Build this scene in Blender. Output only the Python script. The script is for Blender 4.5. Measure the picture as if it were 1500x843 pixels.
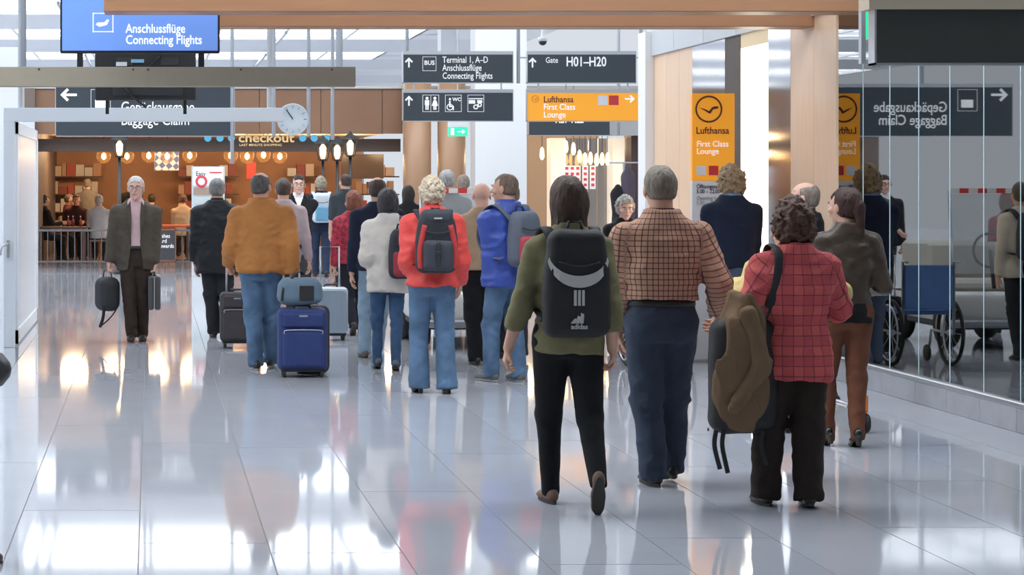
import bpy, math, random
import numpy as np
from mathutils import Vector, Matrix

for o in list(bpy.data.objects): bpy.data.objects.remove(o, do_unlink=True)
SC = bpy.context.scene
COL = SC.collection
rnd = random.Random(7)
PI = math.pi

# ---------------------------------------------------------------- camera, world, exposure
F = 3000.0; VX, VY = 221.0, 265.0; CH = 1.68          # focal length (px), vanishing point (px), eye height (m)
cam_d = bpy.data.cameras.new('camera'); cam = bpy.data.objects.new('camera', cam_d); COL.objects.link(cam)
cam.location = (0, 0, CH); cam.rotation_euler = (PI/2, 0, 0)
cam_d.sensor_width = 36; cam_d.lens = 36*F/1500
cam_d.shift_x = (750-VX)/1500; cam_d.shift_y = -(421.5-VY)/1500
cam_d.clip_end = 400
SC.camera = cam
w = bpy.data.worlds.new('world'); SC.world = w; w.use_nodes = True
w.node_tree.nodes['Background'].inputs[0].default_value = (0.86, 0.92, 1.0, 1)
w.node_tree.nodes['Background'].inputs[1].default_value = 0.8
SC.view_settings.view_transform = 'Standard'; SC.view_settings.look = 'None'
SC.view_settings.gamma = 1; SC.view_settings.use_curve_mapping = False
SC.view_settings.exposure = 0.0
SKYLIGHT = 4.2

def P(px, py, d):                                       # pixel + distance along the hall -> point
    return Vector(((px-VX)/F*d, d, CH-(py-VY)/F*d))
def gd(py): return F*CH/(py-VY)                         # distance of a floor point seen at row py

# ---------------------------------------------------------------- materials
MATS = {}
def mat(key, col=(.5,.5,.5), rough=.6, metal=0, spec=.5, emit=0, noise=0, nscale=8, bump=0, bscale=60, alpha=1, coat=0, rand=0, stretch=None, sheen=0):
    if key in MATS: return MATS[key]
    m = bpy.data.materials.new(key); m.use_nodes = True; nt = m.node_tree; N = nt.nodes; L = nt.links
    b = N['Principled BSDF']
    b.inputs['Base Color'].default_value = (*col, 1); b.inputs['Roughness'].default_value = rough
    b.inputs['Metallic'].default_value = metal; b.inputs['Specular IOR Level'].default_value = spec
    b.inputs['Coat Weight'].default_value = coat; b.inputs['Sheen Weight'].default_value = sheen
    if emit:
        b.inputs['Emission Color'].default_value = (*col, 1); b.inputs['Emission Strength'].default_value = emit
    if alpha < 1: b.inputs['Alpha'].default_value = alpha
    tc = N.new('ShaderNodeTexCoord'); vec = tc.outputs['Object']
    if stretch:
        mp = N.new('ShaderNodeMapping'); mp.inputs['Scale'].default_value = stretch; L.new(vec, mp.inputs[0]); vec = mp.outputs[0]
    if noise or rand:
        n = N.new('ShaderNodeTexNoise'); n.inputs['Scale'].default_value = nscale; n.inputs['Detail'].default_value = 5
        L.new(vec, n.inputs['Vector'])
        hv = N.new('ShaderNodeHueSaturation'); hv.inputs['Color'].default_value = (*col, 1)
        mr = N.new('ShaderNodeMapRange'); mr.inputs[1].default_value = .25; mr.inputs[2].default_value = .75
        mr.inputs[3].default_value = 1-noise; mr.inputs[4].default_value = 1+noise
        L.new(n.outputs['Fac'], mr.inputs[0])
        if rand:
            oi = N.new('ShaderNodeObjectInfo'); r2 = N.new('ShaderNodeMapRange')
            r2.inputs[3].default_value = 1-rand; r2.inputs[4].default_value = 1+rand
            L.new(oi.outputs['Random'], r2.inputs[0])
            mu = N.new('ShaderNodeMath'); mu.operation = 'MULTIPLY'; L.new(mr.outputs[0], mu.inputs[0]); L.new(r2.outputs[0], mu.inputs[1])
            L.new(mu.outputs[0], hv.inputs['Value'])
        else: L.new(mr.outputs[0], hv.inputs['Value'])
        L.new(hv.outputs[0], b.inputs['Base Color'])
    if bump:
        n2 = N.new('ShaderNodeTexNoise'); n2.inputs['Scale'].default_value = bscale; n2.inputs['Detail'].default_value = 6
        L.new(vec, n2.inputs['Vector'])
        bp = N.new('ShaderNodeBump'); bp.inputs['Strength'].default_value = bump; bp.inputs['Distance'].default_value = .01
        L.new(n2.outputs['Fac'], bp.inputs['Height']); L.new(bp.outputs[0], b.inputs['Normal'])
    MATS[key] = m; return m
def cloth(key, col, rough=.85, noise=.10, bump=.25, bscale=70, nscale=9, sheen=.02, spec=.2):
    return mat(key, col, rough, noise=noise, nscale=nscale, bump=bump, bscale=bscale, sheen=sheen, spec=spec)
def plaid(key, base, lines, ramp2=None, period=.026, width=.22):
    """woven check driven by the 'cloth' attribute (u round the body, v along it)"""
    if key in MATS: return MATS[key]
    m = cloth(key, base); nt = m.node_tree; N = nt.nodes; L = nt.links; b = N['Principled BSDF']
    at = N.new('ShaderNodeAttribute'); at.attribute_name = 'cloth'
    sp = N.new('ShaderNodeSeparateXYZ'); L.new(at.outputs['Vector'], sp.inputs[0])
    prev = b.inputs['Base Color'].links[0].from_socket if b.inputs['Base Color'].links else None
    def stripes(sock, per, wid):
        d = N.new('ShaderNodeMath'); d.operation = 'DIVIDE'; L.new(sock, d.inputs[0]); d.inputs[1].default_value = per
        f = N.new('ShaderNodeMath'); f.operation = 'FRACT'; L.new(d.outputs[0], f.inputs[0])
        l = N.new('ShaderNodeMath'); l.operation = 'LESS_THAN'; L.new(f.outputs[0], l.inputs[0]); l.inputs[1].default_value = wid
        return l.outputs[0]
    def mixin(prev, fac, col, amt):
        mu = N.new('ShaderNodeMath'); mu.operation = 'MULTIPLY'; L.new(fac, mu.inputs[0]); mu.inputs[1].default_value = amt
        mx = N.new('ShaderNodeMix'); mx.data_type = 'RGBA'; L.new(mu.outputs[0], mx.inputs['Factor'])
        L.new(prev, mx.inputs['A']); mx.inputs['B'].default_value = (*col, 1); return mx.outputs['Result']
    for sock in (sp.outputs['X'], sp.outputs['Y']):
        prev = mixin(prev, stripes(sock, period, width), lines, .75)
        if ramp2: prev = mixin(prev, stripes(sock, period*2.0, .5), ramp2, .35)
    L.new(prev, b.inputs['Base Color'])
    return m
def emis(key, col, s): return mat(key, col, .5, emit=s)

SKIN = mat('skin', (.62,.36,.26), .55, noise=.06, nscale=20, bump=.1, bscale=120, spec=.35)
SKIN2 = mat('skin_pale', (.70,.42,.33), .55, noise=.06, nscale=20, spec=.35)

# ---------------------------------------------------------------- mesh helpers
def tag(o, label=None, cat=None, group=None, kind=None):
    if label: o['label'] = label
    if cat: o['category'] = cat
    if group: o['group'] = group
    if kind: o['kind'] = kind
    return o
def empty(name, loc=(0,0,0), rz=0, label=None, cat=None, group=None):
    o = bpy.data.objects.new(name, None); COL.objects.link(o); o.location = loc; o.rotation_euler = (0,0,rz)
    o.empty_display_size = .1
    return tag(o, label, cat, group)
def link_mesh(name, me, m, parent=None, smooth=False):
    o = bpy.data.objects.new(name, me); COL.objects.link(o)
    if m: me.materials.append(m) if not me.materials else None
    if parent: o.parent = parent
    if smooth: me.polygons.foreach_set('use_smooth', [True]*len(me.polygons))
    return o
class MB:
    def __init__(s): s.v = []; s.f = []
    def add(s, vs, fs):
        n = len(s.v); s.v += [tuple(v) for v in vs]; s.f += [tuple(i+n for i in f) for f in fs]; return s
    def box(s, x0, x1, y0, y1, z0, z1, bev=0):
        if bev:
            b = min(bev, (x1-x0)/2.01, (y1-y0)/2.01, (z1-z0)/2.01)
            vs = []; idx = {}
            for sx in (0,1):
                for sy in (0,1):
                    for sz in (0,1):
                        c = ((x0,x1)[sx], (y0,y1)[sy], (z0,z1)[sz]); q = (b if not sx else -b, b if not sy else -b, b if not sz else -b)
                        for ax in range(3):
                            p = [c[i]+q[i] for i in range(3)]; p[ax] = c[ax]; idx[(sx,sy,sz,ax)] = len(vs); vs.append(p)
            fs = []
            def K(a, b_, c_, ax): return idx[(a,b_,c_,ax)]
            fs += [[K(0,0,0,0),K(0,0,1,0),K(0,1,1,0),K(0,1,0,0)], [K(1,0,0,0),K(1,1,0,0),K(1,1,1,0),K(1,0,1,0)]]
            fs += [[K(0,0,0,1),K(1,0,0,1),K(1,0,1,1),K(0,0,1,1)], [K(0,1,0,1),K(0,1,1,1),K(1,1,1,1),K(1,1,0,1)]]
            fs += [[K(0,0,0,2),K(0,1,0,2),K(1,1,0,2),K(1,0,0,2)], [K(0,0,1,2),K(1,0,1,2),K(1,1,1,2),K(0,1,1,2)]]
            for a in (0,1):
                for c_ in (0,1):
                    fs.append([K(0,a,c_,1),K(1,a,c_,1),K(1,a,c_,2),K(0,a,c_,2)]); fs.append([K(a,0,c_,0),K(a,1,c_,0),K(a,1,c_,2),K(a,0,c_,2)])
                    fs.append([K(a,c_,0,0),K(a,c_,1,0),K(a,c_,1,1),K(a,c_,0,1)])
            for a in (0,1):
                for b_ in (0,1):
                    for c_ in (0,1): fs.append([K(a,b_,c_,0),K(a,b_,c_,1),K(a,b_,c_,2)])
            return s.add(vs, fs)
        vs = [(x0,y0,z0),(x1,y0,z0),(x1,y1,z0),(x0,y1,z0),(x0,y0,z1),(x1,y0,z1),(x1,y1,z1),(x0,y1,z1)]
        return s.add(vs, [(0,3,2,1),(4,5,6,7),(0,1,5,4),(1,2,6,5),(2,3,7,6),(3,0,4,7)])
    def cyl(s, p0, p1, r0, r1=None, n=16, caps=True):
        r1 = r0 if r1 is None else r1
        p0 = Vector(p0); p1 = Vector(p1); z = (p1-p0).normalized(); x = z.orthogonal().normalized(); y = z.cross(x)
        vs = []
        for p, r in ((p0,r0),(p1,r1)):
            for i in range(n):
                a = 2*PI*i/n; vs.append(p + x*math.cos(a)*r + y*math.sin(a)*r)
        fs = [(i,(i+1)%n,n+(i+1)%n,n+i) for i in range(n)]
        if caps: fs += [tuple(range(n-1,-1,-1)), tuple(range(n,2*n))]
        return s.add(vs, fs)
    def tube(s, pts, r, n=8, flat=None, up=None):
        """tube through points; flat=(half width, half thickness) makes a strap with width along `up`"""
        pts = [Vector(p) for p in pts]; k = len(pts); vs = []
        for i, p in enumerate(pts):
            t = (pts[min(i+1,k-1)]-pts[max(i-1,0)]).normalized()
            u = Vector(up) if up else (Vector((1,0,0)) if abs(t.x) < .9 else Vector((0,0,1)))
            u = (u - t*u.dot(t)).normalized(); v = t.cross(u)
            a_, b_ = flat if flat else (r, r)
            if callable(r) and not flat: a_ = b_ = r(i/(k-1))
            for j in range(n):
                a = 2*PI*j/n; vs.append(p + u*math.cos(a)*a_ + v*math.sin(a)*b_)
        fs = []
        for i in range(k-1):
            for j in range(n): fs.append((i*n+j, i*n+(j+1)%n, (i+1)*n+(j+1)%n, (i+1)*n+j))
        fs += [tuple(range(n-1,-1,-1)), tuple(range((k-1)*n, k*n))]
        return s.add(vs, fs)
    def lathe(s, prof, c=(0,0,0), n=24, axis='z'):
        vs = []; c = Vector(c)
        for r, z in prof:
            for i in range(n):
                a = 2*PI*i/n
                q = Vector((r*math.cos(a), r*math.sin(a), z)) if axis == 'z' else Vector((r*math.cos(a), z, r*math.sin(a))) if axis == 'y' else Vector((z, r*math.cos(a), r*math.sin(a)))
                vs.append(c+q)
        fs = []
        for k in range(len(prof)-1):
            for i in range(n): fs.append((k*n+i, k*n+(i+1)%n, (k+1)*n+(i+1)%n, (k+1)*n+i))
        fs += [tuple(range(n-1,-1,-1)), tuple(range((len(prof)-1)*n, len(prof)*n))]
        return s.add(vs, fs)
    def ring(s, c, R, r, axis='y', n=28, m=8):
        pts = []; c = Vector(c); vs = []; fs = []
        for i in range(n):
            a = 2*PI*i/n
            e = {'y': Vector((math.cos(a),0,math.sin(a))), 'x': Vector((0,math.cos(a),math.sin(a))), 'z': Vector((math.cos(a),math.sin(a),0))}[axis]
            ax = {'y': Vector((0,1,0)), 'x': Vector((1,0,0)), 'z': Vector((0,0,1))}[axis]
            for j in range(m):
                b = 2*PI*j/m; vs.append(c + e*(R+r*math.cos(b)) + ax*r*math.sin(b))
        for i in range(n):
            for j in range(m): fs.append((i*m+j, ((i+1)%n)*m+j, ((i+1)%n)*m+(j+1)%m, i*m+(j+1)%m))
        return s.add(vs, fs)
    def poly(s, outline, y0, y1):
        """extrude an (x,z) outline from y0 to y1"""
        n = len(outline); vs = [(x,y0,z) for x,z in outline]+[(x,y1,z) for x,z in outline]
        fs = [tuple(range(n)), tuple(range(2*n-1,n-1,-1))]+[(i,n+i,n+(i+1)%n,(i+1)%n) for i in range(n)]
        return s.add(vs, fs)
    def build(s, name, m, parent=None, smooth=False, at=None):
        me = bpy.data.meshes.new(name); me.from_pydata([tuple(v) for v in s.v], [], s.f); me.update()
        import bmesh
        bm = bmesh.new(); bm.from_mesh(me); bmesh.ops.recalc_face_normals(bm, faces=bm.faces); bm.to_mesh(me); bm.free()
        o = link_mesh(name, me, m, parent, smooth)
        if at is not None: o.location = at
        return o
def box(name, m, parent, x0, x1, y0, y1, z0, z1, bev=0): return MB().box(x0,x1,y0,y1,z0,z1,bev).build(name, m, parent)
def struct(o): o['kind'] = 'structure'; return o

TEXTS = []
def text(name, body, size, loc, m, parent=None, sx=.84, bold=.005, align='LEFT', rot=(PI/2,0,0), ext=.0015):
    cu = bpy.data.curves.new(name, 'FONT'); cu.body = body; cu.size = size; cu.align_x = align
    cu.offset = bold*size; cu.extrude = ext; cu.resolution_u = 3; cu.space_line = .88
    o = bpy.data.objects.new(name, cu); COL.objects.link(o)
    TEXTS.append((o, name, m, parent, Vector(loc), rot, sx)); return o
def finish_texts():
    bpy.context.view_layer.update(); dg = bpy.context.evaluated_depsgraph_get()
    for o, name, m, parent, loc, rot, sx in TEXTS:
        me = bpy.data.meshes.new_from_object(o.evaluated_get(dg)); me.materials.clear(); me.materials.append(m)
        bpy.data.objects.remove(o, do_unlink=True)
        n = bpy.data.objects.new(name, me); COL.objects.link(n)
        if parent: n.parent = parent
        n.location = loc; n.rotation_euler = rot; n.scale = (sx,1,1)

# ---------------------------------------------------------------- signed-distance modelling (organic shapes)
_R = np.random.RandomState(3).rand(32,32,32).astype(np.float32)
def vnoise(x, y, z):
    def fr(a):
        i = np.floor(a).astype(np.int32); f = a-i; return i & 31, (i+1) & 31, f*f*(3-2*f)
    i0,i1,fx = fr(x); j0,j1,fy = fr(y); k0,k1,fz = fr(z)
    def l(a,b,t): return a+(b-a)*t
    c = l(l(l(_R[i0,j0,k0],_R[i1,j0,k0],fx), l(_R[i0,j1,k0],_R[i1,j1,k0],fx), fy),
          l(l(_R[i0,j0,k1],_R[i1,j0,k1],fx), l(_R[i0,j1,k1],_R[i1,j1,k1],fx), fy), fz)
    return c*2-1
def smin(a, b, k):
    h = np.clip(.5+.5*(b-a)/k, 0, 1); return b*(1-h)+a*h-k*h*(1-h)
def smax(a, b, k): return -smin(-a, -b, k)
def cap(p, a, b, r0, r1=None, sq=None):
    r1 = r0 if r1 is None else r1
    a = np.array(a, float); b = np.array(b, float); ba = b-a
    q = [p[i]-a[i] for i in range(3)]
    h = np.clip((q[0]*ba[0]+q[1]*ba[1]+q[2]*ba[2])/max(ba@ba,1e-9), 0, 1)
    return np.sqrt(sum((q[i]-ba[i]*h)**2 for i in range(3)))-(r0+(r1-r0)*h)
def ell(p, c, r, rot=0):
    q = [p[i]-c[i] for i in range(3)]
    if rot:
        cs, sn = math.cos(rot), math.sin(rot); q = [q[0], q[1]*cs+q[2]*sn, -q[1]*sn+q[2]*cs]
    k0 = np.sqrt(sum((q[i]/r[i])**2 for i in range(3))); k1 = np.sqrt(sum((q[i]/r[i]**2)**2 for i in range(3)))
    return k0*(k0-1)/np.maximum(k1, 1e-6)
def rbox(p, c, h, r):
    q = [np.abs(p[i]-c[i])-(h[i]-r) for i in range(3)]
    return np.sqrt(sum(np.maximum(v,0)**2 for v in q))+np.minimum(np.maximum(q[0],np.maximum(q[1],q[2])),0)-r
class Loft:
    """stack of ellipses: rows (z, half width, half depth, centre y)"""
    def __init__(s, rows):
        rows = sorted(rows); z = np.array([r[0] for r in rows]); zz = np.linspace(z[0], z[-1], 80)
        def sm(v):
            v = np.interp(zz, z, v); k = np.array([1,3,5,3,1.])/13
            for _ in range(2): v = np.convolve(np.pad(v, 2, mode='edge'), k, 'valid')
            return v
        s.z = zz; s.a = sm([r[1] for r in rows]); s.b = sm([r[2] for r in rows]); s.c = sm([r[3] if len(r) > 3 else 0 for r in rows])
    def at(s, z): return np.interp(z, s.z, s.a), np.interp(z, s.z, s.b), np.interp(z, s.z, s.c)
    def __call__(s, p):
        a,b,c = s.at(p[2]); k = np.abs(p[0]/a)**2.3+np.abs((p[1]-c)/b)**2.3
        d = (k**(1/2.3)-1)*np.minimum(a,b)
        return np.maximum(d, np.maximum(s.z[0]-p[2], p[2]-s.z[-1]))
def sdf_mesh(f, lo, hi, vox):
    lo = np.array(lo, float)-2*vox; hi = np.array(hi, float)+2*vox
    n = np.ceil((hi-lo)/vox).astype(int)+1
    g = [lo[i]+vox*np.arange(n[i]) for i in range(3)]
    X,Y,Z = np.meshgrid(*g, indexing='ij')
    D = f((X,Y,Z)).astype(np.float64); D[np.abs(D) < 1e-9] = 1e-9
    S = D < 0; cn = n-1; cnt = np.zeros(cn); acc = np.zeros((3,*cn)); quads = []
    ids = -np.ones(cn, int)
    edges = []
    for ax in range(3):
        s0 = [slice(None)]*3; s1 = [slice(None)]*3; s0[ax] = slice(0,-1); s1[ax] = slice(1,None)
        d0 = D[tuple(s0)]; d1 = D[tuple(s1)]; cr = S[tuple(s0)] != S[tuple(s1)]
        t = np.where(cr, d0/np.where(cr, d0-d1, 1), 0)
        o1, o2 = (ax+1)%3, (ax+2)%3
        pos = [None]*3
        pos[ax] = np.where(cr, (np.arange(n[ax]-1).reshape([-1 if i==ax else 1 for i in range(3)])+t), 0)
        for o in (o1,o2): pos[o] = np.where(cr, np.arange(n[o]).reshape([-1 if i==o else 1 for i in range(3)]), 0)
        for u in (0,1):
            for v in (0,1):
                sl = [slice(None)]*3
                sl[o1] = slice(u, n[o1]-1+u); sl[o2] = slice(v, n[o2]-1+v); sl = tuple(sl)
                cnt += cr[sl]
                for i in range(3): acc[i] += pos[i][sl]
        edges.append((ax,o1,o2,np.argwhere(cr),S[tuple(s0)]))
    act = cnt > 0; ids[act] = np.arange(act.sum())
    V = np.stack([acc[i][act]/cnt[act] for i in range(3)], 1)*vox+lo
    for ax,o1,o2,c,s0 in edges:
        ok = (c[:,o1] > 0)&(c[:,o2] > 0)&(c[:,o1] < n[o1]-1)&(c[:,o2] < n[o2]-1); c = c[ok]
        if not len(c): continue
        def cell(u, v):
            k = c.copy(); k[:,o1] -= u; k[:,o2] -= v; return ids[k[:,0],k[:,1],k[:,2]]
        q = np.stack([cell(1,1), cell(0,1), cell(0,0), cell(1,0)], 1)
        flip = ~s0[c[:,0],c[:,1],c[:,2]]; q[flip] = q[flip][:,::-1]; quads.append(q)
    return V, (np.concatenate(quads) if quads else np.zeros((0,4),int))
def np_mesh(name, parts, attr=None):
    V = np.concatenate([v for v,_ in parts]); off = 0; Q = []
    for v,q in parts: Q.append(q+off); off += len(v)
    Q = np.concatenate(Q)
    me = bpy.data.meshes.new(name); me.vertices.add(len(V)); me.vertices.foreach_set('co', V.astype(np.float32).ravel())
    me.loops.add(len(Q)*4); me.loops.foreach_set('vertex_index', Q.astype(np.int32).ravel())
    me.polygons.add(len(Q)); me.polygons.foreach_set('loop_start', np.arange(len(Q), dtype=np.int32)*4)
    me.polygons.foreach_set('use_smooth', np.ones(len(Q), dtype=bool))
    if attr is not None:
        a = me.attributes.new('cloth', 'FLOAT_VECTOR', 'POINT'); a.data.foreach_set('vector', attr.astype(np.float32).ravel())
    me.update(calc_edges=True); me.validate(); return me
def sdf_obj(name, f, lo, hi, vox, m, parent):
    return link_mesh(name, np_mesh(name, [sdf_mesh(f, lo, hi, vox)]), m, parent)

# ================================================================ the setting
WX = 5.8                                                  # plane of the right-hand wall
TILE = mat('granite_tile', (.47,.49,.545), .05, noise=.05, nscale=1.6, rand=.05, spec=.6)
GROUT = mat('grout', (.17,.17,.18), .6)
WHITE = mat('white_paint', (.78,.80,.82), .45)
CEIL = mat('ceiling_panel', (.70,.72,.75), .6, noise=.03)
STEEL = mat('brushed_steel', (.55,.57,.60), .32, metal=.9)
POST = mat('grey_post', (.50,.53,.57), .4, metal=.4)
BLACK = mat('black_metal', (.02,.02,.022), .4)
WOOD = mat('pale_wood_panel', (.74,.52,.36), .38, noise=.06, nscale=5, stretch=(6,6,.4), rand=.03)
BROWN = mat('brown_beam', (.40,.20,.105), .42, noise=.08, nscale=4, stretch=(.4,4,4))
TAN = mat('tan_beam', (.36,.32,.25), .5, noise=.04)
SLATE = mat('sign_slate', (.045,.060,.075), .35)
YELLOW = mat('sign_yellow', (.93,.38,.025), .4, emit=.30)
SIGNW = mat('sign_white', (.88,.88,.88), .4, emit=.35)
DARKTXT = mat('sign_dark_text', (.05,.03,.10), .5)

# ---- floor: granite slabs laid in columns along the hall
floor = struct(MB().box(-16, 13, -4, 125, -.20, -.003).build('floor', mat('floor_far', (.47,.49,.545), .06, noise=.05, nscale=.9, spec=.6)))
TW, TL = .595, 3.63
MB().box(-3.6, WX-.02, 7.0, 30.0, -.01, -.0022).build('grout_bed', GROUT, floor)
tile_me = MB().box(.003, TW-.003, .004, TL-.004, -.018, 0).build('tile', TILE, floor)
first = True
starts = {}
cands = []
for c in range(-6, 10):
    x0 = -.055+c*TW
    ph = ({0: 9.49, -1: 10.43, 4: 9.62, 1: 16.5}.get(c, 8+(c*1.53) % TL)-6.6) % TL
    r = 0
    while True:
        y0 = 6.6+ph-TL+r*TL; r += 1
        if y0 > 29: break
        if y0+TL < 8.3: continue
        if VX+x0/(y0+TL)*F > 1560 or VX+(x0+TW)/(y0+TL)*F < -40 or x0 > WX-.1: continue
        cands.append((y0, x0))
cands.sort(); print('TILES', len(cands))
for y0, x0 in cands[:298]:
    if first: o = tile_me; first = False
    else: o = bpy.data.objects.new('tile', tile_me.data); COL.objects.link(o); o.parent = floor
    o.location = (x0, y0, 0)

# ---- ceiling with rows of skylights
CZ = 6.5
SKY = emis('skylight_glass', (.93,.97,1.0), SKYLIGHT)
strip_y = [13, 24, 35, 46, 57, 67.5, 79, 91, 103]
prev = -6
cl = struct(MB().box(-20, 13, -6.2, -6, CZ, CZ+.2).build('ceiling', CEIL))
for y in strip_y+[125]:
    h = 2.3
    box('ceiling_panel', CEIL, cl, -20, 13, prev, y-h, CZ, CZ+.15); prev = y+h
pane_me = None
for i, y in enumerate(strip_y):
    wn = struct(empty('window_%d' % (i+1), (0, y, CZ)))
    xs = np.arange(-19.8, 10.4, 2.2)
    for k, x in enumerate(xs[:-1]):
        for q in (-1, 1):
            if pane_me is None:
                o = MB().box(.05, 2.15, -1.08, 1.08, .10, .12).build('pane', SKY, wn); pane_me = o.data
            else: o = bpy.data.objects.new('pane', pane_me); COL.objects.link(o); o.parent = wn
            o.location = (x, q*1.15, 0)
    m = MB()
    for x in xs: m.box(x-.05, x+.05, -2.3, 2.3, .0, .13)
    m.box(-19.8, 10.2, -.07, .07, .0, .13); m.box(-20, -19.8, -2.3, 2.3, 0, .15); m.box(xs[-1], 13, -2.3, 2.3, 0, .15)
    m.build('window_frame', WHITE, wn)
    m = MB()
    for x in (-9, -2.4, 4.2): m.box(x-.04, x+.04, -4, 4, -.25, -.17)
    m.build('light_rail', POST, wn)
# ---- far end, and an added wall behind the camera
struct(MB().box(-20, 13, -6.2, -6, 0, CZ).build('wall_unseen_dimmer', mat('back_wall', (.40,.38,.36), .7)))  # out of view behind the camera, added to keep the foreground darker
struct(MB().box(-20, 13, 125, 125.3, 0, CZ).build('wall_far', mat('far_wall', (.42,.45,.50), .6)))

# ---- right-hand wall: soffit, wood cladding, mirror strips, light slot, glass front
wr_ = struct(empty('wall_right', (WX, 0, 0)))
def wseg(name, d0, d1, m, z0=0, z1=3.12, off=0, th=.12): return box(name, m, wr_, off, off+th, d0+.004, d1-.004, z0, z1)
MIRR = mat('mirror_strip', (.62,.62,.64), .06, metal=1)
def dwall(px): return WX*F/(px-VX)
for a, b in ((1225,1192),(1192,1158)): wseg('wood_panel', dwall(a), dwall(b), WOOD)
wseg('mirror_strip', dwall(1158), dwall(1125), MIRR)
wseg('light_panel', dwall(1125), dwall(1085), emis('light_slot', (1,.93,.74), 3.2), z1=2.98)
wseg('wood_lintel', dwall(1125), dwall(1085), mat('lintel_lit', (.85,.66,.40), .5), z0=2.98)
wseg('dark_jamb', dwall(1085), dwall(1062), mat('dark_wood', (.05,.03,.022), .5))
wseg('mirror_strip', dwall(1062), dwall(1014), MIRR)
for a, b in ((1014,995),(995,976),(976,958)): wseg('wood_panel', dwall(a), dwall(b), WOOD)
box('white_column', WHITE, wr_, -.10, .4, dwall(958), dwall(958)+.35, 0, 3.4)
for k in range(8):
    box('soffit_panel', mat('soffit', (.50,.53,.56), .45), wr_, -.03, .5, 14.2+k*1.2+.006, 15.4+k*1.2-.006, 3.12, 3.62)
box('soffit_return', WHITE, wr_, .5, 7, 8, 26, 3.5, 3.6)
# plinth stones, rail and panes
GLASS = bpy.data.materials.new('tinted_glass'); GLASS.use_nodes = True
nt = GLASS.node_tree; N = nt.nodes; N.remove(N['Principled BSDF'])
gl = N.new('ShaderNodeBsdfGlossy'); gl.inputs['Color'].default_value = (.93,.95,.97,1); gl.inputs['Roughness'].default_value = .012
tr = N.new('ShaderNodeBsdfTransparent'); tr.inputs['Color'].default_value = (.72,.84,.88,1)
lw = N.new('ShaderNodeLayerWeight'); lw.inputs['Blend'].default_value = .74
mx = N.new('ShaderNodeMixShader'); nt.links.new(lw.outputs['Fresnel'], mx.inputs[0]); nt.links.new(tr.outputs[0], mx.inputs[1]); nt.links.new(gl.outputs[0], mx.inputs[2])
nt.links.new(mx.outputs[0], N['Material Output'].inputs[0])
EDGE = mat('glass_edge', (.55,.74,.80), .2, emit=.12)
STONE = mat('plinth_stone', (.36,.37,.40), .18, noise=.08, nscale=6, rand=.05)
y = 17.28
k = 0
while y > 8.0:
    y0 = y-.604
    box('stone', STONE, wr_, -.03, .12, y0+.003, y-.003, 0, .165, .004)
    box('pane', GLASS, wr_, 0, .012, y0+.006, y-.006, .205, 3.12)
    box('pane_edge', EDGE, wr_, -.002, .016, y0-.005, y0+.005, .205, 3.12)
    y = y0; k += 1
MB().box(-.035, .06, 8, 17.28, .165, .205, .008).build('rail', STEEL, wr_)
box('lounge_floor', mat('lounge_floor', (.62,.70,.75), .3), wr_, .06, 4.0, 8, 22, -.0, .17)
box('lounge_wall', mat('lounge_wall', (.62,.64,.66), .7), wr_, 3.9, 4.0, 8, 22, .17, 3.5)
for yy in (10.5, 14, 17.5):  # unseen fill lights, added to brighten the room behind the glass
    li = bpy.data.lights.new('lounge_fill', 'AREA'); li.energy = 60; li.size = 1.6; li.color = (.92,.97,1)
    lo_ = bpy.data.objects.new('lounge_fill', li); COL.objects.link(lo_); lo_.location = (WX+2.2, yy, 3.4)
box('lounge_end', mat('lounge_wall'), wr_, .2, 3.9, 21.9, 22, .17, 3.5)

# ---- brown timber beams across the top
for nm, d_, lab in (('timber_beam', 16.2, 'nearer brown timber beam crossing the top of the hall'), ('timber_beam', 17.9, 'farther brown timber beam crossing just below the nearer one')):
    z = CH+(VY-(17 if d_ < 17 else 39))/F*d_
    h_ = .5 if d_ < 17 else .115
    o = MB().box((152-VX)/F*d_, WX-.04 if d_ < 17 else (1194-VX)/F*d_, d_, d_+.35, z, z+h_, .006).build(nm, BROWN); tag(o, lab, 'beam')
    for xx in (.9, 3.4): box('hanger', POST, o, xx-.02, xx+.02, d_+.1, d_+.14, z+h_, CZ)

# ---- left: tan beam with screens, white door portal with open leaf
def hang(o, xs, y, z, top=CZ, r=.02, name='hanger', m=None):
    for x in xs: MB().cyl((x, y, z), (x, y, top), r, n=10).build(name, m or POST, o)
dB = 17.0
zb0, zb1 = CH+(VY-127)/F*dB, CH+(VY-98)/F*dB
o = MB().box(-4.5, (521-VX)/F*dB, dB, dB+.12, zb0, zb1, .005).build('screen_beam', TAN); tag(o, 'tan metal beam carrying the flight screens at upper left', 'beam')
hang(o, [-4.2, -1.9], dB+.06, zb1)
MB().cyl((-.93,dB-.01,zb1-.02),(-.93,dB+.0,zb1-.02),.008,n=8).build('bolt', BLACK, o)
for px_ in (195, 217, 353, 486): q = P(px_, 102, dB); MB().cyl((q.x,dB-.004,q.z),(q.x,dB+.002,q.z),.008,n=8).build('bolt', BLACK, o)
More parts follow.
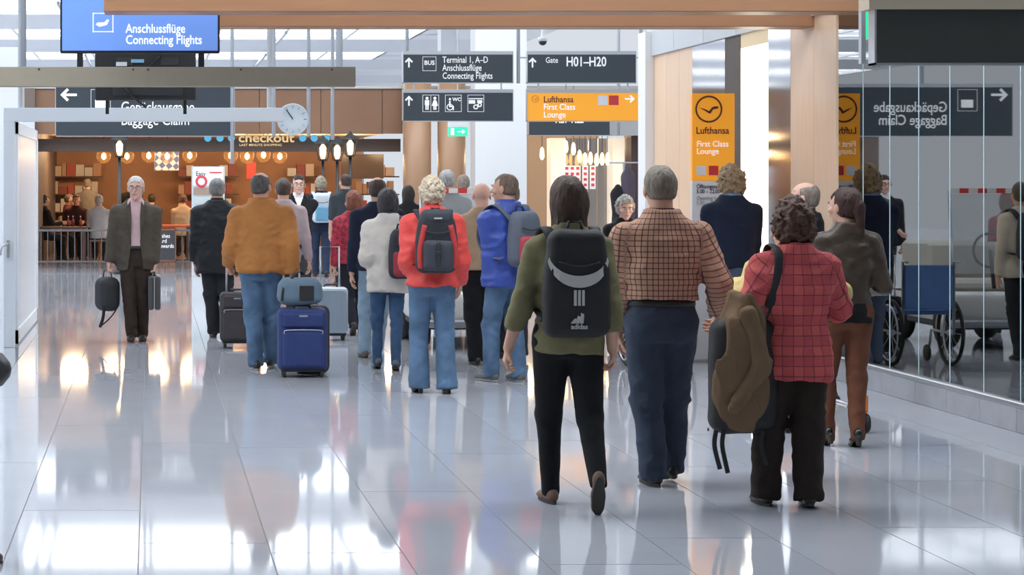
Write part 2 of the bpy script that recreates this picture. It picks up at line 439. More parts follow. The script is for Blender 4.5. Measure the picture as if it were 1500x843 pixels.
# blue screen standing on the beam
a, b = P(88,78,dB), P(322,78,dB); zt = a.z+.80
sc = empty('flight_screen', (0,0,0), 0, 'large blue flight information screen standing on the tan beam', 'screen')
box('casing', BLACK, sc, a.x, b.x, dB+.01, dB+.08, a.z, zt, .006)
box('display', mat('screen_blue', (.13,.25,.62), .3, emit=.75), sc, a.x+.017, b.x-.017, dB+.004, dB+.012, a.z+.022, zt-.02)
SW = emis('screen_white', (.95,.97,1), .9)
text('lettering', 'Anschlussflüge\nConnecting Flights', .106, (P(184,48,dB).x, dB, P(0,48,dB).z), SW, sc, sx=.80)
fr = MB(); q0, q1 = P(136,47,dB), P(166,19,dB)
for (x0,x1,z0,z1) in ((q0.x,q1.x,q0.z,q0.z+.006),(q0.x,q1.x,q1.z-.006,q1.z),(q0.x,q0.x+.006,q0.z,q1.z),(q1.x-.006,q1.x,q0.z,q1.z)): fr.box(x0,x1,dB,dB+.006,z0,z1)
cx, cz_ = (q0.x+q1.x)/2, (q0.z+q1.z)/2
fr.poly([(cx-.06,cz_-.015),(cx-.03,cz_-.035),(cx+.03,cz_-.02),(cx+.05,cz_+.02),(cx+.035,cz_+.025),(cx+.01,cz_),(cx-.045,cz_)], dB, dB+.006)
fr.build('plane_pictogram', SW, sc)
for px_ in (117, 295): q = P(px_, 98, dB); box('foot', BLACK, sc, q.x-.025, q.x+.025, dB+.02, dB+.08, zb1, a.z, .004)
# back of a second screen behind the beam
dS = 18.0
a, b = P(139,147,dS), P(287,80,dS)
s2 = empty('screen_back', (0,0,0), 0, 'dark back of a second screen with cables, below the blue screen', 'screen')
box('casing', mat('screen_casing', (.025,.027,.03), .5), s2, a.x, b.x, dS, dS+.09, a.z, b.z+.25, .01)
for k, (px0, px1, py0, py1) in enumerate(((165,268,100,140),(170,195,84,96),(235,262,84,96))):
    q0, q1 = P(px0,py1,dS), P(px1,py0,dS); box('cover_plate', mat('screen_plate', (.04,.043,.047), .45), s2, q0.x, q1.x, dS-.012, dS, q0.z, q1.z, .004)
q0, q1 = P(170,97,dS), P(186,91,dS); box('sticker', mat('sticker_white', (.75,.78,.8), .5), s2, q0.x, q1.x, dS-.016, dS-.012, q0.z, q1.z)
q0, q1 = P(192,92,dS), P(211,87,dS); box('sticker', mat('sticker_blue', (.25,.5,.7), .5), s2, q0.x, q1.x, dS-.016, dS-.012, q0.z, q1.z)
MB().tube([P(182,125,dS-.03), P(192,140,dS-.03), P(205,150,dS-.03), P(214,158,dS-.03)], .010, 6).build('cable', BLACK, s2, True)
MB().tube([P(236,80,dS-.03), P(225,92,dS-.03), P(216,98,dS-.03)], .010, 6).build('cable', BLACK, s2, True)
for px_ in (157, 271): q = P(px_,147,dS); box('bracket', BLACK, s2, q.x-.015, q.x+.015, dS+.03, dS+.07, q.z-.12, q.z)

dD = 20.6
pt = struct(empty('door_1', (0,0,0)))
zl0, zl1 = CH+(VY-178)/F*dD, CH+(VY-158)/F*dD
PORT = mat('portal_white', (.68,.74,.80), .4)
box('lintel', PORT, pt, P(5,0,dD).x, P(415,0,dD).x, dD, dD+.16, zl0, zl1, .004)
box('jamb', PORT, pt, P(5,0,dD).x, P(21,0,dD).x, dD, dD+.16, 0, zl0, .004)
hang(pt, [P(30,0,dD).x, 1.2], dD+.08, zl1, r=.03)
# leaf, folded back along the hall
xl = P(24,0,dD).x
LEAF = mat('leaf_white', (.80,.84,.88), .35)
lf = MB()
lf.box(xl-.05, xl, dD+.2, dD+.32, .02, zl0); lf.box(xl-.05, xl, 24.4, 24.55, .02, zl0); lf.box(xl-.05, xl, dD+.2, 24.5, .02, .16); lf.box(xl-.05, xl, dD+.2, 24.5, zl0-.12, zl0)
lo = lf.build('leaf_frame', LEAF, pt)
box('leaf_panel', mat('leaf_panel', (.82,.86,.90), .25), pt, xl-.035, xl-.015, dD+.3, 24.4, .16, zl0-.12)
q = P(41,0,24.6)
box('jamb', LEAF, pt, P(34,0,24.6).x, P(50,0,24.6).x, 24.6, 24.75, 0, 2.45, .004)
for (px_, py_, dd) in ((12,365,dD-.05),(41,350,24.5)):
    q = P(px_, py_, dd)
    hm_ = MB().box(q.x-.018, q.x+.018, dd, dd+.02, q.z-.09, q.z+.09, .004).build('handle_plate', STEEL, pt)
    MB().tube([(q.x,dd,q.z+.05),(q.x,dd-.06,q.z+.05),(q.x-.06*(1 if px_ < 30 else -1),dd-.065,q.z+.03),(q.x-.075*(1 if px_ < 30 else -1),dd-.065,q.z-.06)], .012, 8).build('handle', STEEL, pt, True)
struct(MB().box(-9, P(34,0,24.8).x, 24.8, 25.0, 0, 3.3).build('wall_left', mat('left_wall', (.82,.85,.88), .6)))

# ---- hanging direction signs
dG = 32.0
def sign(px0, py0, px1, py1, d_, label, m=None, frame=True, posts=(), link=False):
    a_, b_ = P(px0,py1,d_), P(px1,py0,d_)
    o = empty('direction_sign', ((a_.x+b_.x)/2, d_, a_.z), 0, label, 'sign')
    w2, h_ = (b_.x-a_.x)/2, b_.z-a_.z
    box('board', m or SLATE, o, -w2, w2, 0, .10, 0, h_)
    f_ = .012
    MB().box(-w2-f_, w2+f_, -.006, .106, h_, h_+.055).box(-w2-f_, -w2, -.006, .106, -f_, h_).box(w2, w2+f_, -.006, .106, -f_, h_).box(-w2-f_, w2+f_, -.006, .106, -f_, 0).build('frame', STEEL, o)
    for pxp in posts:
        x = P(pxp,0,d_).x-o.location.x
        MB().cyl((x,.05,-.01),(x,.05,CZ-a_.z),.028,n=12).build('post', POST, o, True)
        MB().cyl((x,.05,h_*.9),(math.copysign(w2,x),.05,h_*.9),.012,n=8).build('arm', POST, o)
    if link:
        for x in (-w2*.8,w2*.8): MB().cyl((x,.05,h_+.05),(x,.05,h_+.15),.012,n=8).build('link_rod', POST, o)
    def L(px_, py_): q_ = P(px_, py_, d_); return (q_.x-o.location.x, -.004, q_.z-o.location.z)
    return o, L
def arrow(o, L, px_, py_, size, dirn, m=SIGNW):
    x, y, z = L(px_, py_); s = size
    pts = [(-.08,-.5),(.08,-.5),(.08,.22),(.30,.0),(.42,.12),(0,.55),(-.42,.12),(-.30,0),(-.08,.22)]
    r = {'up':0,'left':PI/2,'right':-PI/2}[dirn]
    pl = [((a*math.cos(r)-b*math.sin(r))*s+x, (a*math.sin(r)+b*math.cos(r))*s+z) for a,b in pts]
    MB().poly(pl, y, y+.003).build('arrow', m, o)
def frame(o, L, px0, py0, px1, py1, t=.006, name='pictogram_frame'):
    x0,y,z1 = L(px0,py0); x1,_,z0 = L(px1,py1); m = MB()
    for q in ((x0,x1,z0,z0+t),(x0,x1,z1-t,z1),(x0,x0+t,z0,z1),(x1-t,x1,z0,z1)): m.box(q[0],q[1],y,y+.003,q[2],q[3])
    return m.build(name, SIGNW, o)
o, L = sign(591,80,751,121,dG,'dark sign reading Terminal 1 and Connecting Flights', posts=(597,))
arrow(o, L, 599, 92, .15, 'up'); frame(o, L, 619, 83, 639, 104)
text('lettering','BUS',.095,L(629,95),SIGNW,o,sx=1.0,bold=.02,align='CENTER')
text('lettering','Terminal 1, A–D\nAnschlussflüge\nConnecting Flights',.142,L(648,92),SIGNW,o,sx=.74)
o, L = sign(591,136,751,177,dG,'dark sign with toilet, wheelchair and locker pictograms', link=True)
arrow(o, L, 599, 148, .15, 'up'); frame(o, L, 619, 139, 643, 164); frame(o, L, 652, 139, 676, 164); frame(o, L, 685, 139, 709, 164)
m = MB()
for k, cxp in enumerate((625.5, 637)):
    x,y,z = L(cxp,144); m.lathe([(.001,-.002),(.024,-.002),(.024,.001),(.001,.001)], (x,y,z), 12, 'y'); zz = L(0,161)[2]
    m.box(x-.034,x+.034,y,y+.003,z-.11,z-.03) if k == 0 else m.poly([(x-.02,z-.03),(x+.02,z-.03),(x+.05,z-.12),(x-.05,z-.12)], y, y+.003)
    m.box(x-.024,x-.004,y,y+.003,zz,z-.1); m.box(x+.004,x+.024,y,y+.003,zz,z-.1)
x,y,z = L(631,0); m.box(x-.003,x+.003,y,y+.003,L(0,163)[2],L(0,140)[2]); m.build('toilet_pictogram', SIGNW, o)
m = MB(); x,y,z = L(659,157); m.ring((x,y+.002,z),.045,.008,'y',20,5); m.box(x-.012,x+.010,y,y+.003,z,z+.1); m.box(x-.01,x+.06,y,y+.003,z+.0,z+.02); m.box(x+.045,x+.062,y,y+.003,z-.05,z+.01)
m.lathe([(.001,-.002),(.018,-.002),(.018,.001),(.001,.001)], (x,y,z+.125), 12, 'y'); m.build('wheelchair_pictogram', SIGNW, o)
text('lettering','WC',.075,L(669,148),SIGNW,o,sx=1,bold=.03,align='CENTER')
m = MB(); x,y,z = L(697,151); m.box(x-.11,x+.11,y,y+.003,z+.06,z+.075); m.box(x-.11,x-.01,y,y+.003,z-.01,z+.045); m.ring((x+.0,y+.002,z-.06),.03,.01,'y',16,5); m.ring((x+.06,y+.002,z-.03),.025,.01,'y',16,5); m.box(x+.02,x+.1,y,y+.003,z,z+.045); m.build('locker_pictogram', SIGNW, o)
o, L = sign(773,80,931,121,dG,'dark sign pointing to gates H01 to H20', posts=(940,760))
arrow(o, L, 780, 92, .15, 'up'); text('lettering','Gate',.125,L(799,92),SIGNW,o,sx=.8); text('lettering','H01–H20',.21,L(829,97),SIGNW,o,sx=.76,bold=.015)
def card(o, L, px_, py_, w_, m, txt):
    x,y,z = L(px_,py_); c_ = box('lounge_card', m, o, x, x+w_, y-.001, y+.003, z-w_, z)
    return c_
def crane(o, L, px_, py_, r, m):
    x,y,z = L(px_,py_); b_ = MB(); b_.ring((x,y,z), r, r*.07, 'y', 32, 6)
    b_.poly([(x-r*.72,z+.12*r),(x-.35*r,z-.10*r),(x-.05*r,z-.30*r),(x+.12*r,z-.36*r),(x+.34*r,z-.02*r),(x+.74*r,z+.05*r),(x+.74*r,z+.22*r),(x+.45*r,z+.22*r),(x+.25*r,z+.14*r),(x+.02*r,z-.16*r),(x-.3*r,z+.0*r)], y-.002, y+.002)
    b_.build('crane_emblem', m, o)
CARDW = mat('card_white', (.75,.76,.80), .5); CARDR = mat('card_red', (.62,.04,.05), .5)
o, L = sign(773,136,937,177,dG,'orange sign reading First Class Lounge with arrow right', YELLOW, link=True)
crane(o, L, 784, 145, .052, mat('emblem_brown', (.40,.16,.03), .5)); text('lettering','Lufthansa',.140,L(796,150),mat('sign_text_brown',(.10,.02,.03),.5),o,sx=.88,bold=.012)
text('lettering','First Class\nLounge',.135,L(796,161),SIGNW,o,sx=.88,bold=.010)
card(o, L, 876, 140, .15, CARDW, 0); card(o, L, 892, 140, .15, CARDR, 0); arrow(o, L, 922, 145, .15, 'right')
o, L = sign(775,165,893,198,36,'dark gate sign partly hidden behind the orange sign', posts=(907,))
text('lettering','H21–H22',.17,L(834,180),SIGNW,o,sx=.74,bold=.03,align='CENTER')
o, L = sign(82,128,343,199,dG-1,'wide dark Baggage Claim sign behind the white lintel', posts=(212,))
arrow(o, L, 101, 139, .24, 'left'); frame(o, L, 133, 131, 162, 163); x,y,z = L(148,152); box('case_pictogram', SIGNW, o, x-.09, x+.09, y, y+.004, z-.06, z+.06, .0)
text('lettering','Gepäckausgabe\nBaggage Claim',.225,L(177,164),SIGNW,o,sx=.80)
# free posts hanging from the ceiling
for px_, y1, dd in ((34,98,19), (340,240,31), (497,98,26), (401,200,31), (452,200,32), (487,205,33)):
    q = P(px_, y1, dd); tag(MB().cyl((q.x,dd,q.z),(q.x,dd,CZ),.03 if px_ != 497 else .045,n=12).build('hanging_post', POST, None, True), {34:'thin grey ceiling post above the white door portal',340:'thin grey post at right end of baggage sign',497:'thick grey post above the right end of the tan beam',401:'thin grey post left of the wall clock',452:'thin grey post just right of the clock',487:'thin grey post above the street lanterns'}[px_], 'post')
# clock
q = P(429,175,32)
ck = empty('clock', q, 0, 'round pale clock hanging beside the end of the white lintel', 'clock')
MB().lathe([(.02,.03),(.24,.03),(.25,.0),(.245,-.03),(.23,-.03),(.225,-.02),(.01,-.02)], axis='y', n=40).build('face', mat('clock_face', (.62,.68,.72), .4), ck, True)
m = MB()
for k in range(12):
    t = k*PI/6; m.tube([(math.sin(t)*.17,-.024,math.cos(t)*.17),(math.sin(t)*.21,-.024,math.cos(t)*.21)], .006, 4)
m.build('hour_marks', mat('clock_marks', (.35,.38,.4), .5), ck)
for nm, t, l in (('hour_hand', -.62, .11), ('minute_hand', -.60, .18)): MB().tube([(0,-.03,0),(math.sin(t)*l,-.03,math.cos(t)*l)], .008, 4).build(nm, BLACK, ck)
box('bracket', POST, ck, .2, .27, -.01, .01, -.01, .01)
# green exit sign
q = P(671,193,36); ex = empty('exit_sign', q, 0, 'small green illuminated exit sign under the pictogram sign', 'sign')
GREEN = emis('exit_green', (.03,.62,.30), 1.0)
box('lamp_box', GREEN, ex, -.17, .17, 0, .06, -.08, .08); box('holder', WHITE, ex, -.17, .17, .0, .08, .085, .2); MB().cyl((0,.04,.2),(0,.04,CZ-q.z),.012,n=8).build('stem', POST, ex)
MB().box(-.02,.09,-.004,0,-.008,.008).poly([(.07,.04),(.13,0),(.07,-.04)], -.004, 0).build('arrow', SIGNW, ex); MB().box(-.13,-.07,-.004,0,-.06,.06).build('figure', SIGNW, ex)
q = P(1275,38,12.5); ex = empty('exit_sign', q, 0, 'green exit sign edge beside the dark hanging panel, top right', 'sign')
box('lamp_box', GREEN, ex, -.03, .03, 0, .05, -.075, .10); box('post', POST, ex, -.055, -.028, .0, .05, -.23, .5)
# large dark panel (back of a sign) top right
dP = 12.0; a, b = P(1284,92,dP), P(1560,14,dP)
hp_ = empty('overhead_sign', (a.x, dP, a.z), 0, 'large dark grey back of an overhead sign at top right', 'sign')
box('panel', mat('panel_dark', (.045,.046,.042), .5, noise=.05), hp_, 0, b.x-a.x, 0, .1, 0, b.z-a.z, .003)
box('top_beam', mat('panel_beam', (.50,.42,.32), .5), hp_, -.05, b.x-a.x, -.02, .16, b.z-a.z, b.z-a.z+.12)
box('edge_strip', STEEL, hp_, -.012, 0, -.003, .103, -.012, b.z-a.z); box('edge_strip', STEEL, hp_, -.012, b.x-a.x, -.003, .103, -.012, 0)
box('hanger', POST, hp_, .2, .24, .03, .07, b.z-a.z+.12, CZ-a.z)
# camera dome
q = P(795,60,33); cd_ = empty('security_camera', q, 0, 'small dome security camera hanging above the gate sign', 'camera')
MB().lathe([(.02,.25),(.03,.06),(.075,.05),(.078,0),(.07,-.005)], n=20).build('housing', WHITE, cd_, True)
MB().lathe([(.068,0),(.06,-.04),(.035,-.065),(.005,-.075)], n=20).build('dome', mat('dome_glass', (.02,.02,.025), .1), cd_, True)
MB().cyl((0,0,.2),(0,0,CZ-q.z),.015).build('stem', POST, cd_)
# yellow lounge totem
dT = 19.0; a = P(1014,137,dT); b = P(1076,265,dT)
tt = empty('lounge_totem', ((a.x+b.x)/2, dT, 0), 0, 'tall yellow and white First Class Lounge totem by the wood wall', 'sign')
hw_ = (b.x-a.x)/2
box('lower_panel', mat('totem_white', (.74,.77,.80), .4), tt, -hw_, hw_, 0, .06, .02, b.z, .003)
box('upper_panel', YELLOW, tt, -hw_, hw_, -.004, .064, b.z, a.z, .003); box('base', STEEL, tt, -hw_-.03, hw_+.03, -.1, .16, 0, .02)
def LT(px_, py_): q_ = P(px_,py_,dT); return (q_.x-tt.location.x, -.008, q_.z)
crane(tt, LT, 1038, 160, .118, mat('emblem_dark', (.10,.035,.02), .5))
text('lettering','Lufthansa',.090,LT(1019,196),mat('sign_text_brown'),tt,sx=.90,bold=.012)
text('lettering','First Class\nLounge',.077,LT(1020,215),SIGNW,tt,sx=.92,bold=.010)
card(tt, LT, 1020, 243, .088, CARDW, 0); card(tt, LT, 1038, 243, .088, CARDR, 0)
text('lettering','Öffnungszeiten\n5.00 – 22.00',.052,(LT(1020,276)[0],-.004,LT(1020,276)[2]),DARKTXT,tt,sx=.85)
text('lettering','Opening hours\n5.00 – 22.00',.052,(LT(1020,293)[0],-.004,LT(1020,293)[2]),mat('grey_text',(.4,.4,.45),.5),tt,sx=.85)

# ================================================================ shops at the end of the hall
dF = 40.0
ORD = 'first second third fourth fifth sixth seventh eighth ninth tenth'.split()
def X(px_, d_=dF): return (px_-VX)/F*d_
def Z(py_, d_=dF): return CH-(py_-VY)/F*d_
WARM = mat('warm_wall', (.50,.27,.15), .7, noise=.15, nscale=1.5)
shop = struct(empty('trim_1', (0,0,0)))
HDR = mat('header_bronze', (.23,.125,.075), .35, noise=.15, nscale=.8)
k = 0
for x0 in np.arange(X(20), X(590)-.1, 1.2):
    box('header_panel', HDR, shop, x0+.006, min(x0+1.194, X(590)), dF, dF+.25, Z(196), Z(130))
box('header_cap', mat('header_cap', (.5,.5,.5), .5), shop, X(20), X(943), dF-.05, dF+8, Z(130), Z(126))
box('header_band', mat('band_dark', (.10,.065,.05), .5), shop, X(20), X(590), dF+.35, dF+.5, Z(222), Z(203))
box('back_wall', WARM, shop, X(-60), X(600), dF+9, dF+9.2, 0, Z(120))
box('side_wall', mat('shop_side', (.16,.12,.10), .6), shop, X(30), X(52), dF-.2, dF+9, 0, Z(130))
box('shop_ceiling', mat('shop_ceiling', (.45,.30,.2), .7), shop, X(20), X(590), dF+.5, dF+9, Z(190), Z(186))
for pxc, rad, m_, lab in ((608,.27,mat('bronze_column', (.42,.25,.15), .35),0),(658,.27,mat('bronze_column'),0)):
    MB().cyl((X(pxc),dF-.3,0),(X(pxc),dF-.3,Z(120)),rad,n=32).build('column', m_, shop, True)
box('white_column', WHITE, shop, X(682), X(755), dF-1.2, dF-.6, 0, 6.4)
box('white_column', mat('grey_white', (.66,.70,.75), .5), shop, X(662), X(684), dF+1.5, dF+2, 0, 6.4)
# right-hand shop
box('shop_back', mat('shop_back', (.58,.42,.30), .6), shop, X(755), X(943), dF+4, dF+4.1, 0, Z(120))
box('shop_fascia', mat('fascia_grey', (.42,.42,.42), .5), shop, X(755), X(943), dF-.8, dF-.6, Z(200), Z(165))
box('light_column', emis('lit_cream', (1,.86,.70), .45), shop, X(801), X(823), dF-.4, dF, 0, Z(203))
box('light_column', mat('lit_cream'), shop, X(891), X(908), dF-.4, dF, 0, Z(203))
box('dark_doorway', mat('door_brown', (.07,.035,.03), .5), shop, X(914), X(930), dF-.6, dF, 0, Z(193))
box('wood_jamb', WOOD, shop, X(930), X(943), dF-.6, dF, 0, Z(196))
for k, (pa, pb) in enumerate(((824,838),(840,860),(862,874),(876,889))):
    box('shop_pane', mat('shop_glass', (.30,.27,.25), .06, metal=.7), shop, X(pa), X(pb), dF+.0, dF+.03, 0, Z(203))
cream = emis('lamp_warm', (1.0,.66,.28), 4.0)
for k, pxk in enumerate((830, 838, 846, 857, 868)):
    q = P(pxk, 262, dF-.5)
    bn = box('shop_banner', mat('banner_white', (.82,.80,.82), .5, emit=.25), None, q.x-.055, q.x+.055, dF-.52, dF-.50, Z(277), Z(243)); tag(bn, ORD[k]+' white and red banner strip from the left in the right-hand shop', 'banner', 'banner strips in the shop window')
    for j in range(4): box('red_motif', mat('banner_red', (.7,.08,.14), .5), bn, q.x-.03, q.x+.03, dF-.525, dF-.52, Z(273-j*8), Z(269-j*8))
for k, (pxk, pyk) in enumerate(((794,225),(829,215),(840,218),(849,229),(857,233),(865,232),(874,234),(882,233),(890,233))):
    q = P(pxk, pyk, dF-.9); l_ = empty('pendant_lamp', q, 0, ORD[k]+' small amber lamp from the left in the right-hand shop', 'lamp', 'amber lamps in the right-hand shop')
    MB().lathe([(.01,.12),(.035,.08),(.045,-.06),(.02,-.12)], n=10).build('bulb', cream, l_, True); MB().cyl((0,0,.1),(0,0,1.2),.006,n=5).build('cord', BLACK, l_)
# clothes on a stand by the right-hand doorway
q = P(914,240,34); cs = empty('clothes_stand', (q.x, 34, 0), 0, 'clothes stand with dark garments by the shop doorway', 'clothes stand')
MB().cyl((0,0,0),(0,0,1.98),.02).cyl((-.25,0,1.98),(.25,0,1.98),.012).cyl((-.2,-.2,.01),(.2,.2,.01),.02).cyl((-.2,.2,.01),(.2,-.2,.01),.02).build('rail', STEEL, cs)
for dx, m_, z0, z1, nm in ((.07,cloth('grey_scarf',(.12,.10,.13)),.6,1.92,'dress'),(-.10,cloth('black_coat_shop',(.03,.03,.035)),.7,1.62,'coat')):
    L_ = Loft([(z0,.13,.08,0),((z0+z1)/2,.10,.07,0),(z1-.15,.12,.06,0),(z1,.03,.03,0)])
    sdf_obj(nm, lambda p: L_((p[0]-dx,p[1],p[2]))-.01*vnoise(p[0]*20,p[1]*20,p[2]*2), (-.35,-.16,z0-.02), (.35,.16,z1+.02), .025, m_, cs)
# checkout lettering and blue dots
gold = mat('gold_letters', (.85,.62,.32), .35, emit=.5)
sg = empty('shop_sign', (X(350),dF+.3,Z(210)), 0, 'gold checkout shop lettering under the bronze header', 'sign')
text('lettering','checkout',.25,(0,0,.03),gold,sg,sx=1.18,bold=.02); text('lettering','LAST MINUTE SHOPPING',.065,(.02,0,-.05),gold,sg,sx=1.15,bold=.008)
for pxk in (305,323,340,445,462,480):
    MB().lathe([(.005,-.03),(.07,-.03),(.07,.0),(.005,.0)], (X(pxk)-X(350),0,Z(202)-Z(210)), 18, 'y').build('blue_dot', emis('dot_blue', (.10,.42,.66), .7), sg)
# globe pendant lamps
AMB = emis('bulb_amber', (1.0,.66,.28), 9.0)
GLOBE = mat('amber_globe', (.75,.42,.14), .15, alpha=.35)
for gk, (pxk, pyk) in enumerate(((152,229),(186,229),(218,228),(245,229),(278,228),(338,228),(362,229),(386,227),(410,229))):
    q = P(pxk, pyk, dF+.9); l_ = empty('globe_lamp', q, 0, ORD[gk]+' amber glass globe lamp from the left over the restaurant', 'lamp', 'globe lamps over the restaurant')
    MB().lathe([(.02,.15),(.09,.12),(.14,.04),(.14,-.04),(.09,-.12),(.02,-.15)], n=16).build('globe', GLOBE, l_, True)
    MB().lathe([(.01,.07),(.045,.03),(.05,-.03),(.01,-.07)], n=10).build('bulb', AMB, l_, True); MB().cyl((0,0,.14),(0,0,.6),.008,n=6).build('cord', BLACK, l_)
for pxk in np.arange(110, 580, 58):
    q = P(pxk, 200, dF+5); li = bpy.data.lights.new('restaurant_light', 'POINT'); li.energy = 55; li.color = (1,.66,.36); li.shadow_soft_size = .3
    lo_ = bpy.data.objects.new('restaurant_light', li); COL.objects.link(lo_); lo_.location = (q.x, dF+4.5, 2.5)
for pxk in (790, 850, 910):
    li = bpy.data.lights.new('shop_light', 'POINT'); li.energy = 25; li.color = (1,.78,.5); li.shadow_soft_size = .2
    lo_ = bpy.data.objects.new('shop_light', li); COL.objects.link(lo_); lo_.location = (X(pxk), dF+1.6, 2.4)
# street lanterns
def lantern(px_, d_, pyt, lab):
    x = X(px_, d_); zt = Z(pyt, d_); o = empty('street_lantern', (x, d_, 0), 0, lab, 'lamp')
    MB().lathe([(.11,0),(.10,.05),(.05,.1),(.035,.4),(.028,zt-.42)], n=14).build('pole', BLACK, o, True)
    m = MB()
    for sx in (-1,1):
        for sy in (-1,1): m.tube([(sx*.07,sy*.07,zt-.40),(sx*.13,sy*.13,zt-.10)], .010, 5)
    m.cyl((0,0,zt-.42),(0,0,zt-.39),.10,n=4); m.build('cage', BLACK, o)
    MB().lathe([(.16,zt-.10),(.15,zt-.08),(.04,zt),(.01,zt+.05)], n=4).build('roof', BLACK, o)
    MB().lathe([(.03,zt-.38),(.055,zt-.30),(.06,zt-.18),(.02,zt-.12)], n=10).build('flame_glass', emis('lantern_glow', (1.0,.66,.28), 8.0), o, True)
lantern(175, 37, 197, 'black street lantern standing behind the man in the grey suit')
lantern(473, 37, 202, 'leftmost of three black street lanterns near the checkout sign'); lantern(494, 38, 203, 'middle one of three black street lanterns near the checkout sign'); lantern(513, 37, 196, 'rightmost of three black street lanterns near the checkout sign')
# fence, tables, chairs, boards
fe = empty('restaurant_fence', (0,dF-.4,0), 0, 'low dark railing in front of the restaurant tables', 'fence')
MB().box(X(52),X(335),-.02,.02,.70,.74).box(X(52),X(335),-.02,.02,.10,.13).build('rail', mat('fence_grey', (.16,.16,.17), .4, metal=.5), fe)
for x0 in np.arange(X(52), X(335), .13): MB().cyl((x0,0,.02),(x0,0,.72),.009,n=6).build('bar', mat('fence_grey'), fe)
bo = empty('blackboard', (X(241),dF-.5,0), 0, 'small framed blackboard with chalk lettering leaning on the railing', 'board')
box('board', mat('board_black', (.05,.05,.06), .6), bo, -.20, .20, -.02, .02, .15, .72); MB().box(-.22,.22,-.03,.02,.72,.75).box(-.22,.22,-.03,.02,.12,.15).box(-.22,-.2,-.03,.02,.12,.75).box(.2,.22,-.03,.02,.12,.75).build('frame', mat('board_frame', (.25,.10,.06), .5), bo)
text('lettering','Dishes\nCard\nRewards',.11,(-.15,-.025,.58),SIGNW,bo,sx=.85)
to = empty('menu_totem', (X(305,36),36,0), 0, 'white menu totem with red ring behind the black jacket man', 'sign')
box('panel', mat('totem_pale', (.70,.74,.76), .4), to, -.29, .29, 0, .1, 0, Z(244,36)); box('poster', mat('poster_white', (.85,.85,.85), .5, emit=.3), to, -.26, .26, -.01, 0, Z(272,36), Z(246,36))
MB().ring((-.12,-.012,Z(266,36)), .085, .022, 'y', 24, 6).build('red_ring', mat('ring_red', (.75,.08,.10), .5), to); box('red_bar', mat('ring_red'), to, .02, .24, -.014, -.01, Z(254,36), Z(252,36))
text('lettering','Easy',.12,(-.22,-.014,Z(258,36)),DARKTXT,to)
for j in range(4): box('menu_sheet', mat('menu_sheet%d' % j, ((.45,.32,.25),(.6,.68,.68),(.66,.72,.74),(.55,.62,.64))[j], .5), to, -.26, .26, -.012, 0, Z(286+j*13,36), Z(275+j*13,36))
WOODD = mat('dark_table', (.10,.05,.035), .4)
def table(x, y, lab, m=None):
    o = empty('restaurant_table', (x,y,0), 0, lab, 'table'); box('table_top', m or WOODD, o, -.5, .5, -.4, .4, .70, .74, .005)
    for sx in (-.44,.44):
        for sy in (-.34,.34): box('leg', WOODD, o, sx-.03, sx+.03, sy-.03, sy+.03, 0, .70)
    return o
def chair(x, y, rz, lab):
    o = empty('restaurant_chair', (x,y,0), rz, lab, 'chair', 'chairs at the restaurant tables')
    box('seat', WOODD, o, -.2, .2, -.2, .2, .43, .46, .005); m = MB()
    box('backrest', mat('chair_back', (.28,.27,.27), .5), o, -.2, .2, -.22, -.19, .55, .88, .005)
    for sx in (-.18,.18):
        for sy in (-.2,.18): box('leg', WOODD, o, sx-.015, sx+.015, sy-.015, sy+.015, 0, .43 if sy > 0 else .88)
RED = mat('red_cloth', (.65,.16,.10), .7, noise=.3, nscale=6)
for k, (pxk, dd, lab, m_) in enumerate(((92,42,'dark table nearest the white door behind the railing',None),(150,45,'dark table in the middle of the restaurant',None),(245,43.5,'red covered table behind the man in the suit',RED),(205,47,'red covered table at the back of the restaurant',RED))):
    table(X(pxk,dd), dd, lab, m_)
    for q_ in (-.75,.75): chair(X(pxk,dd)+q_, dd, -PI/2*np.sign(q_)*-1, 'restaurant chair at '+('left' if q_ < 0 else 'right')+' end of the '+lab.split(' behind the railing')[0])
for bk_, (pxk, dd) in enumerate(((100,42),(118,42),(107,42.1))):
    bt = empty('table_bottle', (X(pxk,dd),dd,.74), 0, ('left','right','middle')[bk_]+' one of three condiment bottles on the dark restaurant table', 'bottle', 'bottles on the restaurant table')
    MB().lathe([(.03,0),(.032,.12),(.012,.16),(.012,.2)], n=10).build('glass', mat('bottle_red',(.3,.06,.04),.2), bt, True); MB().cyl((0,0,.2),(0,0,.22),.014,n=8).build('cap', WHITE, bt)
# things on the restaurant's back wall
def flat(name, px0, py0, px1, py1, d_, m, lab, cat_):
    a, b = P(px0,py1,d_), P(px1,py0,d_); return tag(MB().box(a.x,b.x,d_,d_+.04,a.z,b.z,.004).build(name, m), lab, cat_)
fl = flat('wall_banner', 226,218,262,250,dF+6,mat('check_dummy',(.5,.55,.7),.6),'blue and white checked banner hanging in the restaurant','banner')
m = MATS['check_dummy']; ck_ = m.node_tree.nodes.new('ShaderNodeTexChecker'); ck_.inputs['Scale'].default_value = 9; ck_.inputs[1].default_value = (.75,.75,.78,1); ck_.inputs[2].default_value = (.10,.16,.42,1)
tcn = m.node_tree.nodes.new('ShaderNodeTexCoord'); mpn = m.node_tree.nodes.new('ShaderNodeMapping'); mpn.inputs['Rotation'].default_value = (0,.7,0)
m.node_tree.links.new(tcn.outputs['Object'], mpn.inputs[0]); m.node_tree.links.new(mpn.outputs[0], ck_.inputs[0]); m.node_tree.links.new(ck_.outputs[0], m.node_tree.nodes['Principled BSDF'].inputs['Base Color'])
flat('wall_flag', 361,238,375,262,dF+6,mat('flag_red',(.5,.05,.04),.6),'red and black flag panel on the restaurant back wall','flag')
